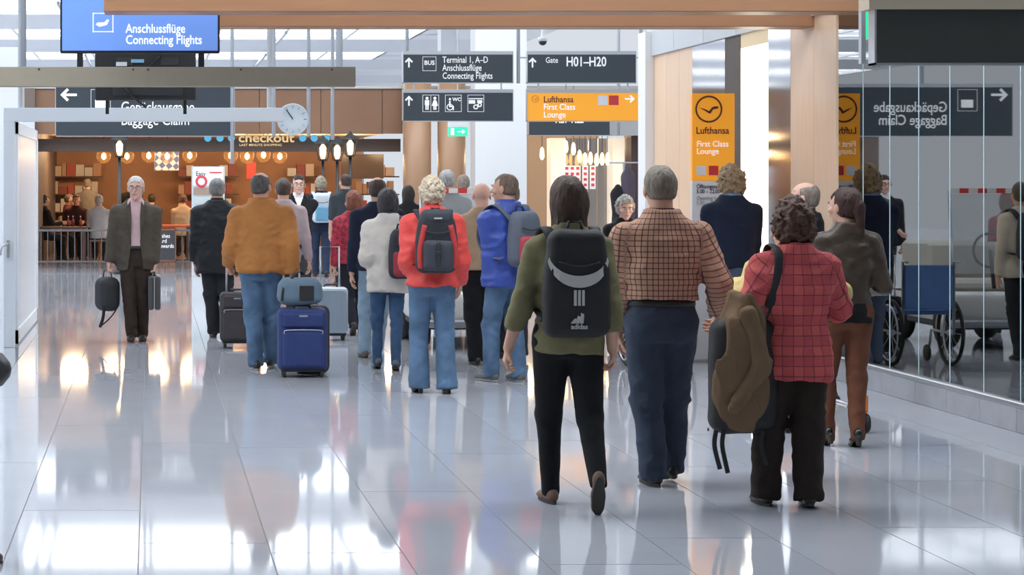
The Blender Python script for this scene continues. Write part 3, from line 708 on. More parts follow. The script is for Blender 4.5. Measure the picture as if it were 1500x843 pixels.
flat('wall_shelf_screen', 500,226,562,262,dF+6,mat('dark_glass',(.08,.06,.05),.2),'dark glazed shop cabinet right of the lanterns','cabinet')
for k, (px0, px1) in enumerate(((60,150),(260,350),(420,470),(520,585))):
    a = P(px0,0,dF+8.3); b = P(px1,0,dF+8.3); o = empty('shop_shelf', (a.x,dF+8.3,0), 0, ('shelf unit with red goods at far left of the restaurant','shelf unit with red goods behind the menu totem','shelf unit with pale goods behind the lanterns','shelf unit with orange goods left of the bronze column')[k], 'shelf')
    for j in range(4): box('board', WOODD, o, 0, b.x-a.x, 0, .4, .5+j*.42, .53+j*.42)
    rr = random.Random(k)
    for j in range(4):
        x0 = .02
        while x0 < b.x-a.x-.2:
            w_ = rr.uniform(.10,.22); c_ = ((.55,.12,.08),(.6,.35,.2),(.7,.55,.4),(.35,.1,.08),(.75,.7,.6))[rr.randrange(5)]
            box('goods', mat('goods_%d' % int(c_[0]*100), c_, .6), o, x0, x0+w_-.015, .02, .3, .53+j*.42, .53+j*.42+rr.uniform(.16,.32)); x0 += w_

# ================================================================ people
def V3(*a): return np.array(a, float)
def ik(p0, tgt, l1, l2, pole):
    d = tgt-p0; L = np.linalg.norm(d); mx = (l1+l2)*.995
    if L > mx: d = d*mx/L; L = mx; tgt = p0+d
    u = d/L; a = (l1*l1-l2*l2+L*L)/(2*L); h = math.sqrt(max(l1*l1-a*a, 0))
    pole = pole-u*(pole@u); pole = pole/(np.linalg.norm(pole)+1e-9)
    return p0+u*a+pole*h, tgt
def nrm(v): return v/(np.linalg.norm(v)+1e-9)

def hand_sdf(wr, D, N, s, side, curl):
    """palm + four fingers + thumb; D along the hand, N where the palm faces"""
    D = nrm(D); N = nrm(N-D*(N@D)); T = np.cross(D, N)*side
    prims = []
    for i, ln in enumerate((.92,1.0,.95,.76)):
        off = T*(.030-.0195*i)*s
        b = wr+D*.085*s+off*1.05
        prims.append((wr+D*.012*s+off*.62, b, .0135*s, .0118*s, .010))
        a = 0; p = b
        for k, sl in enumerate((.042,.027,.021)):
            a += curl*(1.0,1.25,.9)[k]*(1+.08*i)
            q = p+(D*math.cos(a)+N*math.sin(a))*sl*ln*s
            prims.append((p, q, (.0098-.0009*k)*s, (.0090-.0010*k)*s, .004)); p = q
    t0 = wr+D*.022*s+T*.022*s; t1 = t0+nrm(D*.75+T*.62+N*.35)*.045*s; t2 = t1+nrm(D*.9+T*.15+N*(.3+curl*.5))*.032*s
    prims += [(t0, t1, .0145*s, .0115*s, .010), (t1, t2, .0108*s, .0090*s, .004)]
    def f(p):
        d = None
        for a,b,r0,r1,k in prims:
            e = cap(p, a, b, r0, r1); d = e if d is None else smin(d, e, k)
        return d
    pts = np.array([q for pr in prims for q in pr[:2]])
    return f, pts.min(0)-.02, pts.max(0)+.02

def person(label, px, d, H, yaw=0, sex='m', bulk=1.0, skin=None, vox=.014, feet=None, handL=None, handR=None,
           curl=(.35,.35), lean=0, head=(0,0), hair=('short',(.3,.3,.3)), top=None, under=None, bottom=None, shoes=None,
           glasses=False, scarf=None, belt=None, face=False, x=None, seat=None, twist=0, palms=None, group=None, cat='person', collar=None):
    skin = skin or SKIN
    X = (px-VX)/F*d if x is None else x
    root = empty('person', (X, d, 0), math.radians(yaw), label, cat, group)
    ca, sa = math.cos(math.radians(yaw)), math.sin(math.radians(yaw))
    def loc(hp):                                                   # pixel+depth offset -> local point
        w_ = P(hp[0], hp[1], d+(hp[2] if len(hp) > 2 else 0)); dx, dy = w_.x-X, w_.y-d
        return V3(dx*ca+dy*sa, -dx*sa+dy*ca, w_.z)
    fem = sex == 'f'; zo = 0
    if seat is not None: zo = seat-.47*H                            # seated: drop the hips to the seat
    hz = .505*H+zo
    def tl(v): return V3(v[0], v[1]+lean*(v[2]-hz), v[2])           # lean the trunk
    shx = (.098 if fem else .112)*H*(.6+.4*bulk)
    hipx = .050*H
    # ---- legs
    feet = feet or ((-.085,.10,0,0), (.085,-.12,0,10))
    legs = []
    for sd, ft in zip((-1,1), feet):
        hip = V3(sd*hipx, 0, hz); an = V3(ft[0], ft[1]-.02, .047*H+ft[2])
        if seat is not None: an = V3(sd*.09, .42, .05*H)
        kn, an = ik(hip, an, .236*H, .226*H, V3(sd*.12,1,0 if seat is None else 1))
        legs.append((hip, kn, an, ft[3]))
    # ---- arms
    arms = []
    defh = [V3(-shx-.05, .04, .44*H+zo), V3(shx+.05, .04, .44*H+zo)]
    for i, sd in enumerate((-1,1)):
        sh = tl(V3(sd*shx, -.008, .785*H+zo)); hp = (handL, handR)[i]
        t = defh[i] if hp is None else (loc(hp) if abs(hp[0]) > 5 else V3(*hp))
        el, wr = ik(sh, t, .168*H, .150*H, V3(sd*.15,-1,-.35))
        arms.append((sh, el, wr))
    # ---- head frame
    hh = .140*H if not fem else .143*H; s = hh/.225
    hc = tl(V3(0, .012, H+zo-hh*.5)); hc[1] += .015
    hy, hp_ = math.radians(head[0]), math.radians(head[1])
    def hl(p):                                                      # world-local -> head space
        q = [(p[i]-hc[i])/s for i in range(3)]
        c_, s_ = math.cos(hy), math.sin(hy); q = [q[0]*c_+q[1]*s_, -q[0]*s_+q[1]*c_, q[2]]
        c_, s_ = math.cos(hp_), math.sin(hp_); return [q[0], q[1]*c_+q[2]*s_, -q[1]*s_+q[2]*c_]
    Rm = np.array(Matrix.Rotation(hy,3,'Z') @ Matrix.Rotation(hp_,3,'X'))
    def hw(v): return hc+Rm@(np.array(v)*s)
    neck0 = tl(V3(0,-.02,.80*H+zo))
    def head_f(p):
        q = hl(p)
        D_ = ell(q, (0,-.012,.030), (.073,.094,.083))
        D_ = smin(D_, ell(q, (0,.026,-.035), (.055,.064,.078)), .03)
        D_ = smin(D_, ell(q, (0,.064,-.094), (.022,.018,.018)), .02)
        D_ = smin(D_, cap(q, (-.034,.076,.020), (.034,.076,.020), .011), .014)
        D_ = smin(D_, cap(q, (0,.084,.006), (0,.108,-.026), .008, .012), .010)
        D_ = smin(D_, ell(q, (0,.086,-.056), (.024,.010,.012)), .010)
        for sd in (-1,1):
            D_ = smin(D_, ell(q, (sd*.042,.062,-.022), (.022,.022,.020)), .015)
            D_ = smax(D_, -ell(q, (sd*.031,.097,.004), (.016,.012,.009)), .008)
            D_ = smin(D_, ell(q, (sd*.077,-.006,-.008), (.009,.020,.032)), .006)
        D_ = D_*s
        return smin(D_, cap(p, hw((0,-.022,-.06)), neck0, .054*s*(.88 if fem else 1.05), .060*s), .025)
    parts = [sdf_mesh(head_f, np.minimum(hc-.16*s, neck0-.09), np.maximum(hc+.16*s, neck0+.09), .0065 if vox < .016 else .009)]
    tw = Loft([(z*H+zo, a*H*(.55+.30*bulk)*(.93 if fem else 1), b*H*(.55+.30*bulk), 0) for z,a,b in
               ((.46,.090,.062),(.52,.093,.065),(.60,.080,.058),(.70,.088,.062),(.77,.092,.058),(.81,.080,.048),(.835,.05,.04))])
    def body_f(p):
        q = (p[0], p[1]-lean*(p[2]-hz), p[2]); D_ = tw(q)
        for sh,el,wr in arms: D_ = smin(D_, smin(cap(p,sh,el,.030*H,.024*H), cap(p,el,wr,.024*H,.016*H), .02), .03)
        for hip,kn,an,_ in legs: D_ = smin(D_, smin(cap(p,hip,kn,.038*H,.027*H), cap(p,kn,an,.027*H,.018*H), .02), .03)
        return D_
    allp = np.array([q for a in arms for q in a]+[q for l in legs for q in l[:3]]+[[0,0,.84*H+zo]])
    blo, bhi = allp.min(0)-.10*H, allp.max(0)+.10*H
    parts.append(sdf_mesh(body_f, blo, bhi, .022))
    hs = H/1.75*(.90 if fem else 1.0)
    for i, sd in enumerate((-1,1)):
        sh,el,wr = arms[i]; D_ = nrm(nrm(wr-el)+V3(0,0,-.25)); N_ = V3(-sd,0,0) if palms is None else V3(*palms[i])
        hf, lo, hi = hand_sdf(wr, D_, N_, hs, -sd, curl[i])
        mid = el+(wr-el)*.15
        ff = (lambda hf,mid,wr: lambda p: smin(hf(p), cap(p, mid, wr, .0245*H, .0160*H), .015))(hf,mid,wr)
        parts.append(sdf_mesh(ff, np.minimum(lo, mid-.06), np.maximum(hi, mid+.06), .0055 if vox < .016 else .008))
    body = link_mesh('body', np_mesh('body', parts), skin, root)
    # ---- face
    if face:
        for sd in (-1,1):
            e = MB().lathe([(.001,-.0115),(.006,-.0095),(.0105,-.005),(.0115,0),(.0105,.005),(.006,.0095),(.001,.0115)], n=12).build('eye', mat('eye_white',(.8,.78,.75),.3), root, True)
            e.location = hw((sd*.031,.0795,.005)); e.scale = (s,s,s)
            ir = MB().lathe([(.0052,0),(.0052,.0015)], n=12, axis='y').build('iris', mat('iris',(.05,.04,.035),.2), e, True); ir.location = (0,.0108,0)
            eb = MB().tube([hw((sd*.014,.094,.024)), hw((sd*.032,.092,.029)), hw((sd*.048,.082,.023))], .0045*s, 6).build('eyebrow', mat('brow',(.16,.12,.09),.8), root)
        MB().tube([hw((-.021,.090,-.056)), hw((-.010,.0955,-.0535)), hw((0,.0965,-.055)), hw((.010,.0955,-.0535)), hw((.021,.090,-.056))], .0052*s, 8).build('lips', mat('lips',(.5,.2,.18),.5), root, True)
    if glasses:
        gb = MB()
        for sd in (-1,1):
            pts = [hw((sd*.033+math.cos(t)*.023, .104-abs(math.cos(t))*.002, .003+math.sin(t)*.016)) for t in np.linspace(0,2*PI,15)]
            gb.tube(pts, .0022*s, 5); gb.tube([hw((sd*.056,.100,.006)), hw((sd*.078,.03,.008)), hw((sd*.080,-.01,.004))], .0022*s, 5)
        gb.tube([hw((-.010,.106,.006)), hw((.010,.106,.006))], .0022*s, 5)
        gb.build('glasses', mat('glasses_frame',(.08,.07,.07),.3), root)
    # ---- hair
    st, hcol = hair[0], hair[1]
    hm = mat('hair_%d_%d_%d'%tuple(int(c*255) for c in hcol), hcol, .55, noise=.45, nscale=60, bump=.9, bscale=70, spec=.4, stretch=(1,1,.35) if st not in ('curly','spiky') else None)
    if st != 'none':
        amp = {'short':.004,'thin':.003,'ring':.003,'long':.006,'bob':.006,'curly':.020,'spiky':.013,'tail':.005}[st]
        frq = {'curly':42,'spiky':50}.get(st, 34)
        def hair_f(p):
            q = hl(p); th = {'short':.010,'thin':.005,'ring':.007,'long':.016,'bob':.018,'curly':.030,'spiky':.020,'tail':.012}[st]
            th = th*np.clip((q[2]+.075)/.075,.12,1) if st in ('short','thin','ring') else th
            D_ = ell(q, (0,-.014,.030), (.073+th,.094+th,.083+th))
            lowz = {'short':-.055,'thin':-.05,'ring':-.06,'spiky':-.075,'curly':-.085,'tail':-.07}.get(st, -.09)
            D_ = smin(D_, ell(q, (0,-.045,-.03), (.064+th*.6,.055+th*.6,.055)), .03)
            cut = np.maximum(q[1]-(.052+.35*np.clip(q[2]-.02,-1,.1)+np.maximum(q[2]-.055,0)*1.3), lowz-q[2])
            cut = np.maximum(cut, np.where(np.abs(q[0]) > .055, q[1]-.018+np.minimum(q[2]-.01,0)*.5, -1))    # clear of the cheeks and ears
            D_ = smax(D_, cut, .012)
            if st == 'ring': D_ = smax(D_, -ell(q, (0,.012,.098), (.066,.088,.062)), .01)
            if st in ('long','bob'):
                zb = -.20 if st == 'long' else -.115
                lo_ = rbox(q, (0,-.042,(zb+.03)/2), (.083,.058,(.03-zb)/2), .05)
                D_ = smin(D_, smax(lo_, q[1]-.03, .01), .035)
            if st == 'curly': D_ = smin(D_, smax(ell(q, (0,-.04,-.045), (.098,.075,.075)), q[1]-.03, .02), .03)
            if st == 'tail': D_ = smin(D_, cap(q, (0,-.115,.0), (0,-.125,-.17), .032, .020), .03)
            if st in ('curly','spiky'): q = [q[0]*.8+q[1]*.6, -q[0]*.48+q[1]*.64+q[2]*.6, q[0]*.36-q[1]*.48+q[2]*.8]
            n_ = vnoise(q[0]*frq, q[1]*frq, q[2]*(frq if st in ('curly','spiky') else frq*.3))+.5*vnoise(q[0]*frq*2+9, q[1]*frq*2, q[2]*frq*(2 if st in ('curly','spiky') else .5))
            return (D_-amp*n_)*s
        ho = sdf_obj('hair', hair_f, hc+V3(-.15,-.20,-.26)*s, hc+V3(.15,.15,.17)*s, .007 if vox < .016 else .0095, hm, root)
    # ---- garments
    def top_garment(name, g, parent):
        lo_ = g.get('loose', .012); hem = g.get('hem', .47)*H+zo; sl = g.get('sleeve', .93); wr_ = g.get('wrinkle', .006)
        fl = g.get('flare', 1.0); bl = bulk*g.get('bulk', 1)
        rows = [(.40,.098,.070),(.47,.101,.073),(.52,.102,.074),(.60,.091 if not fem else .084,.068),(.70,.098,.071 if not fem else .076),(.765,.106,.068),(.800,.105,.058),(.822,.088,.050),(.842,.060,.045),(.857,.043,.041),(.872,.039,.039)]
        R_ = []
        for z,a,b in rows:
            f_ = 1+(fl-1)*max(0,(.62-z)/.15) if z < .62 else 1
            kb = bl if z < .80 else 1+(bl-1)*.5
            R_.append((z*H+zo, a*H*kb*f_*(.94 if fem else 1)+lo_, b*H*kb*f_+lo_+(g.get('belly',0) if .5 < z < .7 else 0), -.004-.012*(z > .8)))
        T_ = Loft(R_); nz = g.get('neck', .868)*H+zo; gather = g.get('gather', 0)
        tubes = []
        for i,(sh,el,wr) in enumerate(arms):
            r = g.get('sr', (.040,.036,.029)); r = [q*H*(.75+.25*bl) for q in r]
            c0 = wr if sl > .9 else (el+(wr-el)*max(sl-.5,0)*2 if sl > .5 else sh+(el-sh)*sl*2)
            if sl > .9: c0 = wr+(el-wr)*g.get('cuffback',.04)
            tubes.append((sh,el,c0,r))
        def torso(p):
            q = (p[0], p[1]-lean*(p[2]-hz), p[2]); D_ = T_(q)
            if gather: D_ = D_+gather*np.exp(-((p[2]-hem)/.02)**2)
            return smax(smax(D_, hem-p[2]+.008*vnoise(p[0]*9,p[1]*9,p[2]*0), .012), p[2]-nz, .008)
        def sleeve(p, t):
            sh,el,c0,r = t
            ax = nrm(c0-el); D_ = smin(cap(p,sh,el,r[0],r[1]), cap(p,el,c0,r[1],r[2]), .015)
            if sl > .5: D_ = smax(D_, (p[0]-c0[0])*ax[0]+(p[1]-c0[1])*ax[1]+(p[2]-c0[2])*ax[2], .006)
            return D_
        def f(p):
            D_ = torso(p)
            for t in tubes: D_ = smin(D_, sleeve(p, t), .045)
            wn = .7*vnoise(p[0]*8+3,p[1]*8,p[2]*15)+.9*(.5-1.6*np.abs(vnoise(p[0]*7+p[2]*5,p[1]*7+2,p[2]*15-p[0]*7)))+.5*(.5-1.6*np.abs(vnoise(p[0]*13-p[2]*9,p[1]*13,p[2]*21+p[0]*9)))
            D_ = D_-wr_*wn
            if g.get('open'):                                       # open front
                o_ = g['open']; D_ = smax(D_, -np.maximum(np.abs(p[0])-(o_[0]+o_[1]*np.abs(p[2]-o_[2])), .0-p[1]), .006)
            if g.get('vneck'):
                D_ = smax(D_, -np.maximum(np.abs(p[0])-np.maximum(p[2]-g['vneck']*H-zo,0)*.38, .02-p[1]), .006)
            return D_
        pts = np.array([q for t in tubes for q in t[:3]])
        lo = np.minimum(pts.min(0)-.07*H, V3(-.17*H*bl,-.15*H*bl,hem-.02)); hi = np.maximum(pts.max(0)+.07*H, V3(.17*H*bl,.15*H*bl,.88*H+zo))
        if lean: lo[1] -= abs(lean)*.2; hi[1] += abs(lean)*.45
        vv, qq = sdf_mesh(f, lo, hi, vox)
        p = vv.T; dt = torso(p); ds = [sleeve(p, t) for t in tubes]
        u = np.arctan2(p[0], -(p[1]-lean*(p[2]-hz)))*.155*H/1.7*bl; v = p[2].copy()
        for t, dd in zip(tubes, ds):
            m_ = dd < dt-.004; ax = nrm(t[2]-t[0]); e1 = nrm(np.cross(ax, V3(0,1,0))); e2 = np.cross(ax, e1)
            q = vv-t[0]; u = np.where(m_, np.arctan2(q@e1, -(q@e2))*.055, u); v = np.where(m_, q@ax, v)
        return link_mesh(name, np_mesh(name, [(vv,qq)], np.stack([u,v,0*u],1)), g['mat'], parent)
    garments = {}
    if under: garments['under'] = top_garment(under.get('name','shirt'), dict(under, sr=(.031,.027,.021)), root)
    if top: garments['top'] = top_garment(top.get('name','jacket'), top, root)
    col = collar or (top or {}).get('collar')
    if col:                                                         # stand or fold-down collar round the neck
        zc, hgt, cm = col
        L_ = Loft([(zc*H+zo-.01, .050*H,.050*H,-.012),(zc*H+zo+hgt*.5,.041*H,.043*H,-.008),(zc*H+zo+hgt,.040*H,.042*H,-.006)])
        cf = lambda p: smax(np.abs(L_((p[0], p[1]-lean*(p[2]-hz), p[2]))+.004)-.005, -np.maximum(np.abs(p[0])-.02-.2*(p[2]-zc*H-zo), -p[1]), .004)
        cz = zc*H+zo
        sdf_obj('collar', cf, (-.1*H, -.09*H+lean*(cz-hz), cz-.03), (.1*H, .1*H+lean*(cz-hz), cz+hgt+.03), .007, cm, root)
    if scarf:
        sm_ = scarf; sc = tl(V3(0,-.012,.855*H+zo))
        sf = lambda p: np.minimum(smin(*[np.sqrt((np.sqrt((p[0]/1.0)**2+((p[1]-sc[1])/1.05)**2)-.066*H/1.7*r_)**2+((p[2]-sc[2]-dz))**2)-.024 for r_,dz in ((1.0,-.012),(.93,.022))], .012), 9)-.004*vnoise(p[0]*30,p[1]*30,p[2]*30)
        sdf_obj('scarf', sf, sc-.13, sc+.13, .009, sm_, root)
    if bottom:
        r = bottom.get('r', (.054,.040,.034)); wv = 1.35*bottom.get('wrinkle', .006); wz = bottom.get('waist', .60)*H+zo
        hemz = bottom.get('hem', 0.0); br = .4+.6*bulk
        Pl = Loft([(.455*H+zo,.085*H*br,.062*H*br,0),(.50*H+zo,.096*H*br+.004,.072*H*br,-.006),(.54*H+zo,.098*H*br+.004,.070*H*br,-.004),(.62*H+zo,.088*H*br+.003,.062*H*br,0)])
        cuts = []
        for hip,kn,an,pt in legs:
            ax = nrm(an-kn); cuts.append((hip,kn,an+ax*(.026-hemz)*H,ax))
        def leg(p, c):
            hip,kn,e,ax = c; D_ = smin(cap(p,hip,kn,r[0]*H*br,r[1]*H*(.5+.5*br)), cap(p,kn,e,r[1]*H*(.5+.5*br),r[2]*H), .02)
            return smax(D_, (p[0]-e[0])*ax[0]+(p[1]-e[1])*ax[1]+(p[2]-e[2])*ax[2], .008)
        def pf(p):
            D_ = smax(Pl(p), p[2]-wz, .01); l0 = leg(p,cuts[0]); l1 = leg(p,cuts[1]); D_ = smin(smin(D_, l0, .03), l1, .03) if seat is None else smin(D_, np.minimum(l0,l1), .03)
            knz = .5*(legs[0][1][2]+legs[1][1][2]); k_ = .5+.8*np.exp(-((p[2]-knz)/.12)**2)+.7*np.exp(-((p[2]-.09)/.09)**2)+.4*np.exp(-((p[2]-hz)/.08)**2)
            return D_-wv*k_*(.7*vnoise(p[0]*10,p[1]*10,p[2]*22+p[0]*14)+1.1*(.5-1.6*np.abs(vnoise(p[0]*9+p[2]*4,p[1]*9,p[2]*17-p[0]*12))))
        lp = np.array([q for c in cuts for q in c[:3]])
        sdf_obj('trousers', pf, np.minimum(lp.min(0)-.085*H*br, (-.13*H*br,-.11*H*br,9)), np.maximum(lp.max(0)+.085*H*br, (.13*H*br,.11*H*br,wz)), min(vox,.013), bottom['mat'], root)
    if belt:
        bz, bm_ = belt; a,b = .093*H*(.4+.6*bulk)+.008, .068*H*(.4+.6*bulk)+.006
        n = 32; vs = []; fs = []
        for k,(dz,g_) in enumerate(((-.018,0),(-.018,.006),(.018,.006),(.018,0))):
            for i in range(n): t = 2*PI*i/n; vs.append((math.cos(t)*(a+g_), math.sin(t)*(b+g_)+lean*(bz*H-hz), bz*H+dz))
        for k in range(3):
            for i in range(n): fs.append((k*n+i,k*n+(i+1)%n,(k+1)*n+(i+1)%n,(k+1)*n+i))
        MB().add(vs,fs).build('belt', bm_, root, True)
    if shoes:
        sm_ = shoes['mat']; heel = shoes.get('heel', 0); ss = H/1.75*(.92 if fem else 1.0)*shoes.get('size',1)
        for (hip,kn,an,pt),sd in zip(legs,(-1,1)):
            so = empty('shoe', an, 0); so.parent = root
            th = math.radians(pt); out = math.radians(-sd*7)
            so.rotation_euler = Matrix.Rotation(out,4,'Z').to_3x3().to_4x4().to_euler() if not pt else (Matrix.Rotation(out,4,'Z')@Matrix.Rotation(-th,4,'X')).to_euler()
            ah = .047*H; hl_ = heel
            def up(p):
                q = [c/ss for c in p]; q[2] = q[2]+ah/ss
                D_ = smin(ell(q,(0,-.030,.045+hl_*.8),(.036,.052,.045)), ell(q,(0,.075,.034+hl_*.3),(.043,.085,.034)), .03)
                D_ = smin(D_, ell(q,(0,.145,.026),(.038,.048,.024)), .02)
                if not shoes.get('low'): D_ = smin(D_, cap(q,(0,-.020,.06),(0,-.015,.10),.036), .02)
                D_ = smax(D_, -(q[2]-.014-hl_*np.clip((.06-q[1])/.09,0,1)), .006)
                return D_*ss
            sdf_obj('upper', up, V3(-.06,-.10,-ah-.01), V3(.06,.21,.08)*ss, .008, sm_, so)
            sole = MB(); out_ = [(.034*math.cos(t)*(1+.18*math.sin(t)), .052+.132*math.sin(t)) for t in np.linspace(0,2*PI,24,endpoint=False)]
            vs = []
            for zt in (0,1):
                for x_,y_ in out_:
                    rise = hl_*min(max((.06-y_)/.09,0),1); zz_ = (-ah+.0015+rise*ss) if zt == 0 else (-ah+.020*ss+rise*ss)
                    vs.append((x_*1.06*ss, y_*1.04*ss, zz_))
            n = 24; fs = [tuple(range(n-1,-1,-1)), tuple(range(n,2*n))]+[(i,(i+1)%n,n+(i+1)%n,n+i) for i in range(n)]
            sole.add(vs, fs)
            if hl_: sole.cyl((0,-.045*ss,-ah+.001), (0,-.048*ss,-ah+hl_*ss+.01), .017*ss, .026*ss, 12)
            sole.build('sole', shoes.get('sole') or mat('sole_dark',(.04,.035,.03),.7), so)
    info = dict(root=root, H=H, X=X, d=d, yaw=yaw, arms=arms, legs=legs, bulk=bulk, lean=lean, hz=hz, shx=shx, fem=fem, hc=hc, hw=hw, s=s, zo=zo)
    return info
def to_world(info, p):
    a = math.radians(info['yaw']); c, s_ = math.cos(a), math.sin(a)
    return Vector((info['X']+p[0]*c-p[1]*s_, info['d']+p[0]*s_+p[1]*c, p[2]))

# ================================================================ the travellers
DENIM = cloth('denim_blue', (.095,.165,.27), noise=.42, nscale=5); DENIMD = cloth('denim_dark', (.045,.06,.09), noise=.2, nscale=7); DENIML = cloth('denim_light', (.24,.34,.44), noise=.2, nscale=7)
BLK = cloth('black_cloth', (.012,.012,.014), noise=.2); CHAR = cloth('charcoal_cloth', (.028,.030,.034)); NAVY = cloth('navy_cloth', (.016,.022,.045))
BSHOE = mat('black_leather', (.018,.016,.016), .35, bump=.15); STRAP = mat('black_webbing', (.02,.02,.022), .7, bump=.4, bscale=150)
BELT = mat('belt_leather', (.015,.012,.012), .4)
def strap(pts, name, parent, w_=.028, t=.004, m=None, up=(1,0,0)):
    c = [Vector(p) for p in pts]; out = []
    for i in range(len(c)-1):                                       # Catmull-Rom through the points
        a, b, d_, e = c[max(i-1,0)], c[i], c[i+1], c[min(i+2,len(c)-1)]
        for k in range(5):
            t_ = k/5; out.append(.5*((2*b)+(d_-a)*t_+(2*a-5*b+4*d_-e)*t_*t_+(3*b-a-3*d_+e)*t_**3))
    out.append(c[-1]); return MB().tube(out, t, 8, flat=(w_,t), up=up).build(name, m or STRAP, parent, True)
def backpack(info, label, w_, h, dp, zb, main, pocket, plain=False, trim=None, off=0, back=None, both=True, vox=.012, top_h=0, side=0, shoulders=True):
    H, bk = info['H'], info['bulk']; yb = -(.072*H*bk+.022) if back is None else back; ln = info['lean']
    y0 = yb+ln*(zb+h*.5-info['hz'])
    o = empty('backpack', to_world(info, (off, y0, zb)), math.radians(info['yaw']), label, 'backpack'); o.rotation_euler.x = -math.atan(ln)
    def f(p):
        t = np.clip(p[2]/h, 0, 1); k = 1-.22*np.clip(t-.55,0,1)*2-.10*np.clip(.15-t,0,1)
        return rbox((p[0]/k, p[1], p[2]), (0,-dp*.5,h*.5), (w_/2,dp/2,h/2), min(.07,dp*.45))-.004*vnoise(p[0]*14,p[1]*14,p[2]*14)
    sdf_obj('main_bag', f, (-w_*.62,-dp-.03,-.03), (w_*.62,.03,h+.03), vox, main, o)
    if trim:
        for sd in (-1,1): strap([(sd*w_*.40,-dp*.95,h*.08),(sd*w_*.41,-dp*.98,h*.4),(sd*w_*.30,-dp*.98,h*.80)], 'side_trim', o, .022, .014, trim)
        strap([(0,-dp-.05,h*.12),(0,-dp-.055,h*.3),(0,-dp-.05,h*.52)], 'buckle_strap', o, .014, .005); box('buckle', BLACK, o, -.022, .022, -dp-.062, -dp-.05, h*.30, h*.37, .004); box('name_tag', mat('tag_pale',(.5,.5,.45),.6), o, -.03, .03, -dp-.025, -dp-.012, h*.90, h*.925)
    fp = lambda p: rbox(p, (0,-dp*.98,h*.30), (w_*.36,.045,h*.25), .035)-.003*vnoise(p[0]*16,p[1]*16,p[2]*16)
    if not plain: sdf_obj('front_pocket', fp, (-w_*.5,-dp-.09,-.02), (w_*.5,-dp+.06,h*.65), vox, pocket, o)
    if top_h: sdf_obj('lid', lambda p: rbox(p, (0,-dp*.52,h*.93), (w_*.38,dp*.52,h*.13), .05), (-w_*.5,-dp-.05,h*.7), (w_*.5,.05,h*1.12), vox, pocket, o)
    strap([(-w_*.30,-dp-.012,h*.70),(0,-dp-.022,h*.66),(w_*.30,-dp-.012,h*.70)], 'zip', o, .005, .004, BLACK, up=(0,0,1))
    MB().tube([(-.04,-.02,h-.01),(-.03,-.02,h+.035),(.03,-.02,h+.035),(.04,-.02,h-.01)], .009, 6).build('carry_loop', STRAP, o, True)
    if shoulders:
        zs = lambda z: z*H-zb
        sx = info['shx']*.72
        for sd in ((-1,1) if both else (side,)):
            x_ = sd*sx-off
            strap([(sd*w_*.22,-.015,zs(.775)),(x_,-.02-yb-.065*H*.6,zs(.842)),(x_*1.05,-yb+.01,zs(.848)),(x_*1.08,-yb+.075*H*bk*.8,zs(.805)),(x_*1.15,-yb+.075*H*bk+.02,zs(.70)),(x_*1.35,-yb+.03,zs(.62)),(x_*1.2,-.0,max(zs(.57),.06))], 'shoulder_strap', o, .030, .007, main)
    return o
def shadow_text(): pass

# ---- foreground: woman with the black backpack
I = person('woman walking with black three-stripe backpack, olive shirt and black leggings', 832, 10.6, 1.69, 0, 'f', bulk=1.0, vox=.011,
    feet=((-.075,.10,0,0),(.085,-.30,.10,62)), handL=(744,512,.05), handR=(897,512,-.05), curl=(.5,.7),
    hair=('long',(.055,.028,.018)), head=(4,-4),
    top=dict(name='shirt', mat=cloth('olive_shirt',(.185,.17,.09),noise=.14), hem=.462, loose=.016, sleeve=.80, sr=(.037,.034,.031), wrinkle=.008, flare=1.03),
    bottom=dict(mat=BLK, r=(.060,.040,.026), wrinkle=.002), shoes=dict(mat=mat('taupe_suede',(.16,.09,.065),.7), low=True))
b = backpack(I, 'black drawstring style backpack with white arc and three stripes', .345, .55, .13, .885, mat('pack_black',(.012,.012,.013),.65,bump=.3,bscale=40), mat('pack_black2',(.016,.016,.018),.6,bump=.3,bscale=40), vox=.011, plain=True)
GREY = mat('print_grey', (.50,.49,.46), .6)
yf = -.13-.006
arc = []
for t in np.linspace(0,1,17):
    a_ = PI*(1.04+.92*t); arc.append((.155*math.cos(a_), .405+.15*math.sin(a_)))
arc2 = [(.150*math.cos(PI*(1.06+.88*t)), .43+.115*math.sin(PI*(1.06+.88*t))) for t in np.linspace(1,0,17)]
vs = [(x_, yf+.5*max(abs(x_)-.10,0), z_) for x_,z_ in arc+arc2]
n_ = 17; MB().add(vs+[(x_,y_-.006,z_) for x_,y_,z_ in vs], [(i,i+1,2*n_-2-i,2*n_-1-i) for i in range(n_-1)]+[(2*n_+i,2*n_+2*n_-1-i,2*n_+2*n_-2-i,2*n_+i+1) for i in range(n_-1)]).build('white_arc', GREY, b)
for k in (-1,0,1): box('stripe', GREY, b, k*.020-.0065, k*.020+.0065, -.142, -.128, .165, .243)
m = MB()
for k in range(3): m.poly([(-.042+k*.022,.075),(-.024+k*.022,.075),(-.008+k*.016,.075+.018+k*.014),(-.022+k*.016,.075+.026+k*.014)], -.141, -.128)
m.build('emblem', GREY, b); text('lettering','adidas',.034,(0,-.141,.048),GREY,b,sx=1,bold=.03,align='CENTER')

